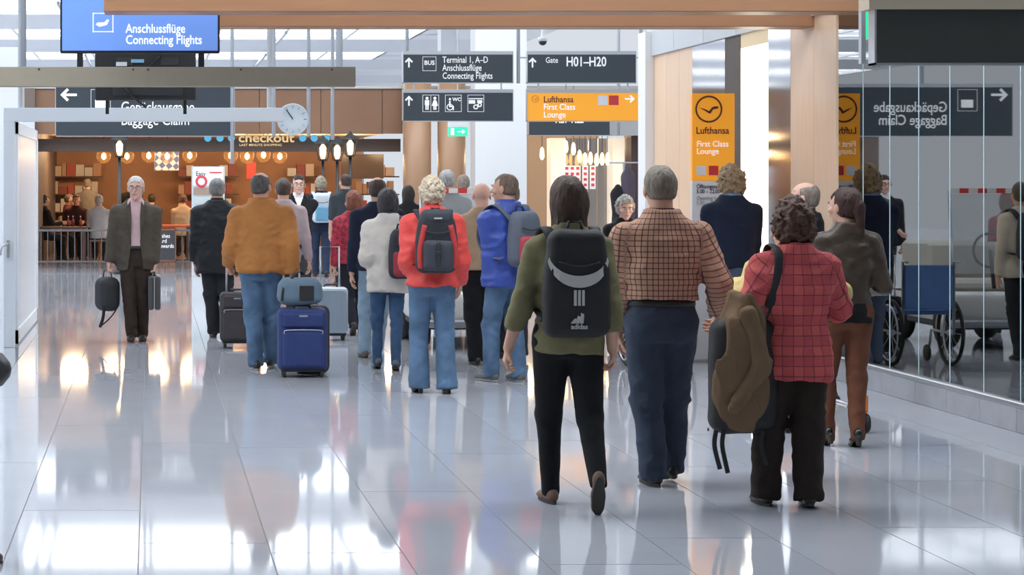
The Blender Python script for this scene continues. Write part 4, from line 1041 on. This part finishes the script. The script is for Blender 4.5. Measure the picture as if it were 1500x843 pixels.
# ---- foreground: man in the checked shirt
person('broad grey-haired man in brown checked shirt and dark jeans', 968, 11.25, 1.755, 0, 'm', bulk=1.11, vox=.011,
    feet=((-.03,.05,0,0),(.11,.22,0,0)), handL=(905,500,.15), handR=(1050,456,.10), curl=(.6,.6), hair=('short',(.20,.17,.13)), head=(3,-3),
    top=dict(name='shirt', mat=plaid('brown_check',(.52,.30,.21),(.07,.025,.025),period=.030,width=.20), hem=.585, loose=.018, wrinkle=.008, sr=(.044,.040,.032), collar=None),
    collar=(.848,.042,MATS['brown_check']), bottom=dict(mat=DENIMD, r=(.060,.048,.042), wrinkle=.007), belt=(.577,BELT), shoes=dict(mat=BSHOE))
# ---- foreground: woman in the red check with coat and bag
I = person('curly-haired woman in red checked blouse and black trousers', 1163, 10.6, 1.565, 0, 'f', bulk=1.10, vox=.011,
    feet=((-.15,.02,0,0),(.05,-.06,0,12)), handL=(1080,455,.16), handR=(1195,420,.30), curl=(.8,.8), hair=('curly',(.085,.038,.022)), head=(8,0),
    top=dict(name='blouse', mat=plaid('red_check',(.62,.125,.115),(.13,.03,.05),ramp2=(.40,.06,.08),period=.052,width=.10), hem=.415, loose=.022, wrinkle=.010, sr=(.050,.046,.040), flare=1.03, sleeve=.93),
    bottom=dict(mat=cloth('black_brown_trousers',(.030,.022,.018)), r=(.060,.052,.046), wrinkle=.007), shoes=dict(mat=BSHOE))
R = I['root']; x0 = I['X']; d0 = I['d']
bg = empty('shoulder_bag', to_world(I,(-.27,-.02,.42)), 0, 'large black shoulder bag hanging at the red blouse woman\'s side', 'bag')
sdf_obj('bag_body', lambda p: rbox(p,(0,0,.26),(.17,.10,.30),.08)-.012*vnoise(p[0]*9,p[1]*9,p[2]*9), (-.22,-.15,-.08), (.22,.15,.62), .014, mat('bag_black',(.014,.013,.013),.6,bump=.3), bg)
strap([(.06,-.06,.50),(.13,-.10,.68),(.155,-.10,.86),(.15,-.02,.925),(.14,.07,.88),(.08,.06,.52)], 'strap', bg, .022, .005, up=(1,0,0))
for sx, l in ((-.16,.22),(-.12,.24),(.08,.20)): strap([(sx,-.08,-.02),(sx-.01,-.085,-.10),(sx+.02,-.08,-l)], 'loose_strap', bg, .012, .003)
ct = empty('coat', to_world(I,(-.31,-.10,.42)), 0, 'brown coat draped over the shoulder bag and left arm', 'coat')
Lc = Loft([(-.02,.12,.05,.02),(.12,.15,.08,0),(.35,.13,.10,0),(.55,.11,.11,.03),(.68,.07,.10,.07)])
sdf_obj('coat_body', lambda p: Lc((p[0]-.10*(p[2]-.25),p[1],p[2]))-.030*(.4-1.5*np.abs(vnoise(p[0]*11+p[2]*5,p[1]*9,p[2]*3)))-.012*vnoise(p[0]*22,p[1]*22,p[2]*9), (-.30,-.22,-.07), (.26,.22,.72), .013, cloth('brown_coat',(.18,.115,.066)), ct)
sdf_obj('coat_sleeve', lambda p: smin(cap(p,(.02,-.08,.58),(.09,-.10,.32),.045,.045),cap(p,(.09,-.10,.32),(-.06,-.10,.10),.045,.035),.03)-.014*(.4-1.5*np.abs(vnoise(p[0]*14,p[1]*14,p[2]*16))), (-.15,-.22,-.04), (.16,.02,.64), .013, MATS['brown_coat'], ct)
# ---- person in cream ahead of her
person('person in cream jacket mostly hidden by the red blouse woman', 1152, 11.6, 1.50, 0, 'f', bulk=1.2, hair=('short',(.3,.25,.2)), handL=(1078,420,.05), handR=(1212,430,0),
    top=dict(mat=cloth('cream_jacket',(.62,.47,.20)), hem=.45, loose=.03, sr=(.050,.048,.042)), bottom=dict(mat=CHAR), shoes=dict(mat=BSHOE))
# ---- woman in the leather jacket with luggage trolley
I = person('dark-haired woman in brown leather jacket and rust trousers', 1239, 13.0, 1.63, 0, 'f', bulk=.96, vox=.012, feet=((-.13,.0,0,22),(.03,-.10,0,12)), handL=(1190,400,.3), handR=(1270,425,.22), curl=(.9,.9),
    hair=('tail',(.045,.018,.014)), head=(32,0), face=True, under=dict(name='jumper', mat=BLK, hem=.475, loose=.010),
    top=dict(mat=mat('brown_leather',(.060,.042,.028),.38,noise=.3,nscale=12,bump=.4,bscale=40), hem=.545, loose=.016, wrinkle=.008, sr=(.043,.039,.031), collar=None), collar=(.845,.04,MATS['brown_leather']),
    bottom=dict(mat=cloth('rust_trousers',(.155,.060,.035)), r=(.056,.039,.028), wrinkle=.005), shoes=dict(mat=mat('black_patent',(.012,.014,.015),.15), heel=.055, low=True))
q = P(1250,640,13.5)
tr_ = empty('luggage_trolley', (q.x-.16,13.75,0), 0, 'airport luggage trolley pushed by the leather jacket woman', 'trolley')
MB().tube([(-.28,-.1,.16),(-.24,.75,.16),(.24,.75,.16),(.28,-.1,.16)], .016, 8).tube([(-.28,-.1,.16),(-.26,-.08,.98),(.26,-.08,.98),(.28,-.1,.16)], .016, 8).build('frame', STEEL, tr_, True)
for x_ in (-.18,-.06,.06,.18): MB().tube([(x_,-.08,.17),(x_,.74,.17)], .008, 6).build('deck_bar', STEEL, tr_)
box('corner_bumper', mat('orange_plastic',(.75,.20,.04),.4), tr_, .20, .30, -.14, -.06, .13, .26, .01); box('corner_bumper', mat('orange_plastic'), tr_, -.30, -.20, -.14, -.06, .13, .26, .01)
for x_, y_ in ((-.26,-.1),(.26,-.1),(0,.70)):
    wv = empty('wheel', (x_,y_,.065), 0); wv.parent = tr_
    for dx in (-.035,.035): MB().lathe([(.02,-.014),(.06,-.014),(.065,0),(.06,.014),(.02,.014)], (dx,0,0), 20, 'x').build('tyre', mat('rubber',(.02,.02,.02),.7), wv, True)
    box('fork', STEEL, wv, -.012, .012, -.01, .01, -.01, .10)
# ---- bald man behind her
person('bald man with glasses in black, seen in profile beside leather jacket woman', 1183, 15.2, 1.665, 62, 'm', hair=('ring',(.25,.2,.17)), skin=SKIN2, glasses=True, face=True, top=dict(mat=BLK, hem=.46), bottom=dict(mat=CHAR), shoes=dict(mat=BSHOE))
# ---- navy jumper man + wheelchair
person('curly blond man in navy jumper with blue scarf by the totem', 1071, 18.3, 1.79, 0, 'm', bulk=1.06, hair=('curly',(.33,.23,.13)), head=(12,0), scarf=cloth('blue_scarf',(.18,.27,.45)), top=dict(name='jumper', mat=NAVY, hem=.50, loose=.022), bottom=dict(mat=cloth('greyblue_trousers',(.10,.13,.20))), shoes=dict(mat=BSHOE), handL=(1045,425,.25), handR=(1098,420,.2))
wc = empty('wheelchair', (4.60,18.62,0), 0, 'wheelchair with blue seat next to the navy jumper man', 'wheelchair')
for sx in (-.27,.27):
    wv = empty('wheel', (sx,0,.30), 0); wv.parent = wc
    MB().ring((0,0,0),.29,.018,'x',32,8).build('tyre', mat('rubber',(.02,.02,.02),.7), wv, True); MB().ring((.03*(1 if sx > 0 else -1),0,0),.25,.008,'x',32,6).build('push_rim', STEEL, wv, True)
    m = MB()
    for k in range(10): t = k*PI/5; m.tube([(0,0,0),(0,.28*math.cos(t),.28*math.sin(t))], .003, 4)
    m.cyl((-.03,0,0),(.03,0,0),.025); m.build('spokes', STEEL, wv)
    MB().lathe([(.03,-.012),(.075,-.012),(.08,0),(.075,.012),(.03,.012)], (sx*.8,.42,.08), 18, 'x').build('castor', mat('rubber'), wc, True)
box('seat', cloth('wheelchair_blue',(.12,.22,.45)), wc, -.22, .22, -.15, .28, .47, .51, .01); box('backrest', MATS['wheelchair_blue'], wc, -.22, .22, -.2, -.16, .52, .92, .01)
m = MB()
for sx in (-.23,.23): m.tube([(sx,-.30,.95),(sx,-.18,.95),(sx,-.18,.30),(sx,.35,.30),(sx,.42,.08)], .013, 8).tube([(sx,-.18,.70),(sx,.2,.70),(sx,.22,.5)], .013, 8)
m.build('frame', STEEL, wc, True)
# ---- grey-haired woman with pull-along case
I = person('grey-haired woman in black facing the camera between two walkers', 915, 20.0, 1.52, 180, 'f', hair=('spiky',(.38,.36,.34)), skin=SKIN2, face=True, head=(0,-10), top=dict(mat=BLK, hem=.40, loose=.02), bottom=dict(mat=BLK), shoes=dict(mat=BSHOE), handL=(.08,.30,.98), handR=(-.0,.28,.97), curl=(1,1))

# ---- middle distance
I = person('blond short-haired woman in red rain jacket and flared jeans', 633, 16.2, 1.70, 0, 'f', bulk=1.06, vox=.012, feet=((-.10,.04,0,0),(.11,-.02,0,0)), handL=(.02-.20,.16,.98), handR=(.23,.10,.86), hair=('spiky',(.62,.52,.38)), head=(0,4),
    top=dict(mat=cloth('red_nylon',(.72,.060,.050),rough=.55,spec=.5), hem=.495, loose=.032, wrinkle=.011, sr=(.048,.044,.036), flare=1.04), collar=(.835,.07,MATS['red_nylon']), bottom=dict(mat=DENIM, r=(.058,.042,.050), wrinkle=.004), shoes=dict(mat=BSHOE, heel=.05))
backpack(I, 'black and red hiking backpack worn on the red rain jacket', .33, .47, .17, .96, mat('hike_black',(.022,.024,.032),.7,bump=.3,bscale=50), mat('hike_grey',(.04,.045,.06),.7,bump=.3,bscale=50), vox=.012, top_h=1, trim=mat('hike_red',(.5,.04,.04),.7))
I = person('short-haired man in blue jacket and jeans facing left with backpack', 742, 17.1, 1.735, 28, 'm', bulk=1.05, vox=.013, feet=((-.10,.10,0,0),(.10,-.02,0,0)), hair=('thin',(.16,.11,.08)), head=(30,0), face=True, handL=(722,440,.0), handR=(.24,.1,.85),
    top=dict(mat=cloth('blue_nylon',(.035,.075,.36),rough=.5,spec=.5), hem=.455, loose=.03, wrinkle=.011, sr=(.047,.043,.036)), collar=(.845,.06,MATS['blue_nylon']), bottom=dict(mat=DENIM, r=(.054,.043,.038)), shoes=dict(mat=mat('grey_trainer',(.13,.13,.13),.7), sole=mat('sole_grey',(.3,.3,.3),.7)))
backpack(I, 'grey and red backpack worn by the blue jacket man', .30, .46, .16, .97, mat('pack_slate',(.10,.12,.16),.7,bump=.3), mat('pack_red',(.40,.05,.07),.7), vox=.013)
I = person('dark-haired woman in white jacket with dotted scarf and jeans', 568, 18.2, 1.60, 0, 'f', bulk=1.08, vox=.013, feet=((-.08,.12,0,20),(.06,-.06,0,16)), handL=(.02-.20,.16,.95), handR=(.22,.06,.80), hair=('bob',(.045,.042,.045)), scarf=mat('dotted_scarf',(.035,.035,.05),.8,noise=.9,nscale=60),
    top=dict(mat=cloth('white_wool',(.72,.68,.62)), hem=.43, loose=.026, sr=(.045,.041,.035), wrinkle=.008), bottom=dict(mat=cloth('denim_navy',(.055,.11,.21),noise=.25,nscale=7), r=(.050,.034,.026)), shoes=dict(mat=mat('blue_grey_suede',(.12,.15,.19),.7), low=True, heel=.02))
backpack(I, 'maroon, white and black backpack slung on the white jacket woman', .24, .44, .15, .82, mat('pack_dark',(.03,.03,.04),.7,bump=.3), mat('pack_maroon',(.33,.03,.05),.6), off=.10, both=False, side=1, vox=.012)
person('balding man in dark navy jumper behind the white jacket woman', 553, 19.4, 1.71, 0, 'm', bulk=1.05, hair=('ring',(.06,.04,.03)), top=dict(name='jumper', mat=NAVY, hem=.48, loose=.02), bottom=dict(mat=DENIML), shoes=dict(mat=mat('olive_shoe',(.12,.11,.09),.7)), feet=((-.12,.05,0,0),(.02,.2,0,0)))
IR = person('red-haired woman in red patterned cardigan pulling a silver case', 517, 22.4, 1.56, 0, 'f', bulk=1.12, feet=((-.02,-.2,.05,45),(.09,.12,0,0)), hair=('bob',(.19,.06,.035)), head=(25,0), handL=(489,402,-.05), curl=(1.1,.4),
    top=dict(mat=mat('red_pattern',(.34,.022,.045),.8,noise=.8,nscale=28,bump=.3), hem=.49, loose=.022), bottom=dict(mat=cloth('dark_trousers',(.02,.022,.03))), shoes=dict(mat=BSHOE))
I = person('man in tan suede bomber jacket and jeans pulling a blue suitcase', 383, 18.2, 1.75, 0, 'm', bulk=1.16, vox=.012, feet=((-.05,-.02,0,0),(.085,.16,0,0)), hair=('ring',(.10,.095,.09)), head=(-28,0), glasses=True, face=True, handL=(334,386,.22), handR=(428,402,-.12), curl=(.8,1.1),
    top=dict(mat=mat('tan_suede',(.47,.19,.05),.85,noise=.14,nscale=5,bump=.25,bscale=60), hem=.49, loose=.034, wrinkle=.010, sr=(.048,.044,.034), gather=.022), collar=(.85,.045,MATS['tan_suede']), bottom=dict(mat=DENIM, r=(.056,.045,.038), wrinkle=.007), shoes=dict(mat=BSHOE, sole=mat('sole_grey')))
person('grey-haired man in long black jacket walking left of suede jacket man', 318, 21.9, 1.70, 0, 'm', bulk=1.14, feet=((-.03,.10,0,0),(.10,-.05,0,15)), hair=('short',(.22,.22,.22)), handL=(285,402,.05), top=dict(mat=cloth('black_nylon',(.022,.024,.028),rough=.6), hem=.405, loose=.036, wrinkle=.010, sr=(.047,.045,.038)), collar=(.845,.06,MATS['black_nylon']), bottom=dict(mat=CHAR, r=(.056,.046,.040)), shoes=dict(mat=BSHOE))
person('dark-haired person in mauve shirt behind the suede jacket man', 415, 22.5, 1.70, 0, 'm', hair=('short',(.07,.05,.04)), handR=(455,395,0), top=dict(name='shirt', mat=cloth('mauve_shirt',(.42,.34,.36)), hem=.46, loose=.02), bottom=dict(mat=CHAR), shoes=dict(mat=BSHOE))
I = person('man in grey suit and pink shirt walking towards the camera', 199, 21.5, 1.72, 180, 'm', bulk=1.06, vox=.012, skin=SKIN2, feet=((-.06,.0,0,0),(.04,.14,0,0)), face=True, glasses=True, hair=('short',(.55,.53,.50)), head=(-6,0), handL=(226,405,-.05), handR=(158,400,-.05), curl=(1.2,1.2),
    under=dict(name='shirt', mat=cloth('pink_shirt',(.66,.45,.47)), hem=.56, loose=.006), top=dict(name='suit_jacket', mat=cloth('grey_brown_suit',(.085,.072,.058)), hem=.43, loose=.026, open=(.045,.11,1.05), sr=(.044,.040,.033)), collar=(.85,.035,MATS['pink_shirt']),
    bottom=dict(mat=cloth('brown_trousers',(.045,.032,.026)), r=(.054,.043,.037)), belt=(.57,BELT), shoes=dict(mat=mat('brown_shoe',(.045,.032,.026),.5)))
for sd, nm in ((-1,'l'),(1,'r')):                               # lapels
    MB().add([(sd*.048,.160,1.08),(sd*.115,.140,1.33),(sd*.085,.145,1.36),(sd*.10,.135,1.40),(sd*.055,.105,1.47),(sd*.045,.150,1.30)], [(0,1,2,5),(2,3,4,5)]).build('lapel', MATS['grey_brown_suit'], I['root'])
def held_bag(I, hand, label, cat_): 
    p_ = I['arms'][hand][2]; return to_world(I, p_+V3(0,0,-.10))
q = held_bag(I, 1, '', '')
hb = empty('holdall', (q.x-.02, q.y-.02, q.z-.40), .5, 'black holdall with dangling strap in the grey suit man\'s hand', 'bag')
sdf_obj('bag_body', lambda p: rbox(p,(0,0,.18),(.11,.14,.18),.09), (-.13,-.17,-.02), (.13,.17,.38), .012, mat('bag_black2',(.020,.022,.026),.6,bump=.3), hb)
strap([(-.05,0,.34),(-.035,0,.42),(.035,0,.42),(.05,0,.34)], 'handle', hb, .012, .005, up=(0,1,0)); strap([(-.08,-.08,.10),(-.10,-.10,-.05),(-.14,-.10,-.16)], 'loose_strap', hb, .018, .004); strap([(.06,-.1,.03),(-.02,-.11,-.06),(-.12,-.1,-.14)], 'loose_strap', hb, .008, .004)
q = held_bag(I, 0, '', '')
bc = empty('briefcase', (q.x+.0, q.y-.02, q.z-.37), 0, 'slim dark grey hard briefcase in the grey suit man\'s hand', 'briefcase')
BC = mat('briefcase_grey',(.075,.075,.075),.4)
box('shell', BC, bc, -.065, -.006, -.22, .22, 0, .35, .015); box('shell', BC, bc, .006, .065, -.22, .22, 0, .35, .015); box('rim', STEEL, bc, -.006, .006, -.215, .215, .004, .346)
MB().tube([(0,-.06,.345),(0,-.05,.385),(0,.05,.385),(0,.06,.345)], .010, 8).build('handle', BLACK, bc, True); box('lock', STEEL, bc, -.02, .02, .12, .15, .34, .355)
# ---- suitcases
def suitcase(loc_, rz, w_, dp, h, m, label, handle=0, pockets=True, shell=False):
    o = empty('suitcase', loc_, rz, label, 'suitcase')
    sdf_obj('case_body', lambda p: rbox(p,(0,0,.06+h/2),(w_/2,dp/2,h/2),.045), (-w_/2-.02,-dp/2-.02,.03), (w_/2+.02,dp/2+.02,h+.09), .012, m, o)
    if pockets:
        sdf_obj('front_pocket', lambda p: rbox(p,(0,-dp/2,.06+h*.36),(w_*.42,.03,h*.30),.025), (-w_/2,-dp/2-.06,.05), (w_/2,-dp/2+.05,h*.8), .012, m, o)
        sdf_obj('top_pocket', lambda p: rbox(p,(0,-dp/2,.06+h*.82),(w_*.42,.022,h*.12),.02), (-w_/2,-dp/2-.05,h*.6), (w_/2,-dp/2+.05,h+.08), .012, m, o)
        box('badge', STEEL, o, -.035, .035, -dp/2-.026, -dp/2-.020, .06+h*.87, .06+h*.90)
        strap([(-w_*.38,-dp/2-.028,.06+h*.60),(-w_*.36,-dp/2-.033,.06+h*.655),(0,-dp/2-.034,.06+h*.665),(w_*.36,-dp/2-.033,.06+h*.655),(w_*.38,-dp/2-.028,.06+h*.60)], 'zip', o, .004, .004, STEEL, up=(0,0,1))
    if shell:
        for k in range(7): x_ = -w_*.42+k*w_*.14; box('rib', m, o, x_-.008, x_+.008, -dp/2-.008, -dp/2+.01, .10, h)
    MB().tube([(-.07,0,h+.055),(-.06,0,h+.085),(.06,0,h+.085),(.07,0,h+.055)], .012, 8).build('grip', BLACK, o, True)
    if handle: MB().tube([(-.10,dp*.35,h),(-.10,dp*.35,h+handle),(.10,dp*.35,h+handle),(.10,dp*.35,h)], .010, 8).build('telescopic_handle', STEEL, o, True)
    for x_ in (-w_/2+.05,w_/2-.05):
        for y_ in (-dp/2+.05,dp/2-.05): MB().lathe([(.01,-.014),(.036,-.014),(.04,0),(.036,.014),(.01,.014)], (x_,y_,.040), 16, 'x').build('wheel', mat('rubber'), o, True)
    box('base_trim', BLACK, o, -w_/2+.02, w_/2-.02, -dp/2+.01, dp/2-.01, .05, .10, .01)
    return o
q = P(442,0,17.6)
suitcase((q.x,17.55,0), 0, .42, .26, .53, cloth('navy_suitcase',(.032,.050,.155),rough=.6), 'navy blue soft suitcase rolling behind the suede jacket man', .0)
hb = empty('travel_bag', (q.x-.02,17.56,.625), 0, 'grey-blue sports bag lying on top of the navy suitcase', 'bag')
sdf_obj('bag_body', lambda p: rbox((p[0]/(1-.5*np.clip(p[2],0,.3)),p[1],p[2]),(0,0,.11),(.20,.13,.115),.08)-.006*vnoise(p[0]*14,p[1]*14,p[2]*14), (-.26,-.17,-.03), (.26,.17,.26), .012, cloth('bag_greyblue',(.13,.19,.25)), hb)
box('patch', BLACK, hb, -.01, .11, -.138, -.128, .03, .16); strap([(-.12,-.11,.15),(-.05,-.06,.25),(.0,0,.275),(.03,.04,.25)], 'handle', hb, .014, .005)
strap([(-.16,-.115,.03),(-.15,-.12,.12),(-.12,-.09,.20)], 'side_strap', hb, .012, .004)
ub = empty('duffel_bag', (q.x+.10,17.86,.0), 0, 'black bag standing upright behind the navy suitcase', 'bag'); sdf_obj('bag_body', lambda p: rbox(p,(0,0,.30),(.16,.10,.30),.07), (-.2,-.14,-.03), (.2,.14,.63), .015, mat('bag_black2'), ub); strap([(-.05,0,.58),(-.04,0,.66),(.04,0,.66),(.05,0,.58)], 'handle', ub, .012, .005, up=(0,1,0))
q = P(345,0,20.9); suitcase((q.x,20.6,0), 0, .34, .24, .50, cloth('grey_suitcase',(.075,.07,.075)), 'small dark grey suitcase beside the black jacket man', .45)
q = P(484,0,21.6); suitcase((q.x,21.6,0), 0, .36, .22, .50, mat('silver_shell',(.42,.50,.58),.3,metal=.5), 'silver ribbed suitcase pulled by the red-haired woman', .48, pockets=False, shell=True)
bgk = empty('handbag', to_world(IR, IR['arms'][1][2]+V3(.0,0,-.38)), 0, 'black handbag with blue scarf hanging between the red cardigan and white jacket', 'bag')
sdf_obj('bag_body', lambda p: rbox(p,(0,0,-.05),(.09,.06,.13),.05), (-.12,-.1,-.2), (.12,.1,.12), .012, mat('bag_black'), bgk); strap([(-.06,0,.06),(-.03,0,.22),(.02,0,.30),(.05,0,.22),(.06,0,.06)], 'strap', bgk, .008, .004); strap([(.09,-.03,.10),(.10,-.05,-.05),(.08,-.04,-.22)], 'blue_scarf', bgk, .04, .015, cloth('sky_scarf',(.08,.30,.45)))

# ---- farther people
I = person('dark-haired man in black jumper and white collar facing the camera', 437, 27.0, 1.75, 180, 'm', vox=.016, hair=('short',(.03,.022,.02)), face=True, glasses=True, skin=SKIN2, top=dict(name='jumper', mat=BLK, hem=.47, vneck=.755), under=dict(name='shirt', mat=cloth('white_shirt',(.8,.8,.82)), hem=.5, loose=.004), collar=(.845,.05,MATS['white_shirt']), bottom=dict(mat=CHAR), shoes=dict(mat=BSHOE), handL=(.12,.32,1.0), curl=(1,1))
I = person('person in navy jacket with pale blue and white backpack', 470, 36.0, 1.74, 0, 'm', vox=.018, hair=('spiky',(.32,.27,.2)), top=dict(mat=NAVY, hem=.45, loose=.02), bottom=dict(mat=cloth('denim_ink',(.03,.045,.09))), shoes=dict(mat=BSHOE))
backpack(I, 'pale blue and white backpack on the navy jacket person', .34, .52, .18, .95, cloth('pack_white',(.6,.65,.7)), cloth('pack_lightblue',(.16,.36,.52)), vox=.018)
person('man in dark grey T-shirt with shoulder strap near the lanterns', 506, 33.0, 1.78, 10, 'm', vox=.018, hair=('short',(.06,.035,.025)), head=(20,0), top=dict(name='shirt', mat=cloth('slate_tee',(.05,.06,.07)), hem=.46, sleeve=.4), bottom=dict(mat=CHAR), shoes=dict(mat=BSHOE))
person('dark-haired person in black beside the bronze column', 598, 30.0, 1.60, 0, 'f', vox=.018, hair=('long',(.02,.014,.012)), top=dict(mat=BLK), bottom=dict(mat=BLK), shoes=dict(mat=BSHOE))
person('grey-haired man in dark jacket beyond the vehicle windscreen', 655, 23.5, 1.80, 0, 'm', bulk=1.08, vox=.016, hair=('short',(.30,.30,.30)), top=dict(mat=cloth('steel_jacket',(.09,.10,.11)), hem=.44, loose=.03), bottom=dict(mat=CHAR), shoes=dict(mat=BSHOE))
person('grey-haired person in pale shirt behind the vehicle, farther back', 679, 29.0, 1.76, 0, 'm', vox=.018, hair=('short',(.25,.2,.17)), top=dict(mat=cloth('pale_shirt',(.45,.45,.45))), bottom=dict(mat=CHAR), shoes=dict(mat=BSHOE))
person('bald man in tan jacket and black trousers next to blue jacket man', 706, 18.7, 1.66, 0, 'm', bulk=1.08, vox=.014, hair=('none',(0,0,0)), skin=SKIN2, feet=((-.06,-.02,0,0),(.08,.05,0,0)), top=dict(mat=cloth('tan_jacket',(.42,.29,.19)), hem=.52, loose=.02), bottom=dict(mat=BLK, r=(.058,.05,.042)), shoes=dict(mat=BSHOE))
# ---- electric passenger cart
q = P(690,0,20.2); ca_ = empty('electric_cart', (q.x,20.6,0), 0, 'white electric passenger cart with striped top rail and windscreen', 'vehicle')
CW = mat('cart_white',(.72,.74,.74),.35); RUB = mat('rubber',(.02,.02,.02),.7)
sdf_obj('body_shell', lambda p: rbox(p,(0,.55,.40),(.50,.75,.16),.08), (-.55,-.25,.2), (.55,1.35,.6), .025, CW, ca_)
box('chassis', mat('cart_dark',(.05,.05,.055),.5), ca_, -.48, .48, -.28, 1.5, .20, .28, .02); box('bumper', STEEL, ca_, -.52, .52, -.34, -.27, .22, .30, .02)
for x_ in (-.44,.44):
    for y_ in (-.02,1.2):
        wv = MB().lathe([(.06,-.06),(.20,-.07),(.235,-.04),(.235,.04),(.20,.07),(.06,.06)], (x_,y_,.235), 28, 'x').build('wheel', RUB, ca_, True)
        MB().lathe([(.01,-.075),(.11,-.072),(.12,.072),(.01,.075)], (x_,y_,.235), 18, 'x').build('hub', STEEL, wv, True)
for y_ in (.35,1.05): 
    box('seat', mat('seat_grey',(.55,.54,.50),.6), ca_, -.42, .42, y_-.22, y_+.22, .56, .68, .04); box('backrest', mat('seat_grey'), ca_, -.42, .42, y_+.18, y_+.26, .68, 1.05, .04)
m = MB().tube([(-.46,-.25,.3),(-.46,-.12,1.57),(.46,-.12,1.57),(.46,-.25,.3)], .018, 8); m.build('windscreen_frame', STEEL, ca_, True)
MB().box(-.45,.45,-.135,-.125,.75,1.55).build('windscreen', mat('windscreen',(.55,.60,.63),.05,alpha=.30), ca_)
for k in range(10): box('stripe_segment', mat('tape_red',(.70,.06,.06),.5) if k % 2 == 0 else mat('tape_white',(.8,.8,.8),.5), ca_, -.46+k*.092, -.46+(k+1)*.092, -.15, -.12, 1.555, 1.605)
MB().ring((.0,.0,.98),.17,.014,'y',24,6).cyl((0,.0,.98),(0,-.1,.6),.02).build('steering_wheel', BLACK, ca_, True)

suitcase((P(915,0,20).x,19.55,0), PI, .36, .22, .52, cloth('black_suitcase',(.02,.02,.022)), 'black pull-along suitcase in front of the grey-haired woman in black', .45)
I = person('person in cream top hidden behind the blue jacket man, reflected in glass', 748, 19.3, 1.66, 0, 'f', vox=.016, hair=('short',(.10,.07,.05)), top=dict(name='top', mat=cloth('cream_top',(.62,.56,.46)), hem=.46, loose=.02), bottom=dict(mat=CHAR), shoes=dict(mat=BSHOE))
backpack(I, 'dark backpack on the cream top person, reflected in glass', .28, .46, .15, .93, mat('pack_dark'), mat('hike_grey'), vox=.016)
# ---- restaurant guests
GUEST = [(145,42.8,0,(.45,.42,.38),(.55,.56,.58),'grey-haired guest in white shirt seated behind the railing'),(64,43,-60,(.05,.04,.03),(.02,.02,.02),'dark guest seated nearest the white door'),
         (112,44,180,(.06,.03,.02),(.05,.02,.02),'dark-haired guest seated in the middle of the restaurant'),(222,45.6,20,(.04,.03,.02),(.02,.02,.022),'guest in black seated just right of the suit man'),
         (268,44.9,0,(.10,.06,.04),(.45,.36,.26),'guest in beige seated behind the blackboard'),(203,48.0,180,(.05,.03,.02),(.38,.06,.05),'guest in red seated at the back red table'),(100,45.0,-90,(.15,.12,.1),(.10,.03,.03),'guest in dark red seated at left end of the middle table')]
for pxk, dd, yw, hcol, tcol, lab in GUEST:
    person(lab, pxk, dd, 1.72, yw, 'm', vox=.025, seat=.47, hair=('short',hcol), top=dict(name='shirt', mat=cloth('guest_%d' % pxk, tcol), hem=.47), bottom=dict(mat=CHAR), shoes=dict(mat=BSHOE), handL=(-.16,.36,.80), handR=(.16,.36,.80), face=(yw > 90))
for pxk, dd, yw, hcol, tcol, lab in ((128,46,0,(.25,.22,.18),(.22,.20,.17),'standing waiter in olive at the back of the restaurant'),(192,44.4,160,(.04,.03,.02),(.03,.025,.025),'standing guest in black beside the lantern pole')):
    person(lab, pxk, dd, 1.72, yw, 'm', vox=.025, hair=('short',hcol), top=dict(name='shirt', mat=cloth('stander_%d' % pxk, tcol), hem=.47), bottom=dict(mat=CHAR), shoes=dict(mat=BSHOE))
qp = empty('queue_post', (-.70,9.0,0), 0, 'dark post with round black head at the extreme left edge', 'post')
MB().lathe([(.05,0),(.05,.03),(.03,.05),(.03,.78)], n=16).build('pole', mat('post_brown',(.08,.06,.045),.5), qp, True)
MB().lathe([(.005,.765),(.05,.78),(.082,.82),(.088,.85),(.082,.88),(.05,.92),(.005,.935)], n=20).build('head', BLACK, qp, True)
finish_texts()
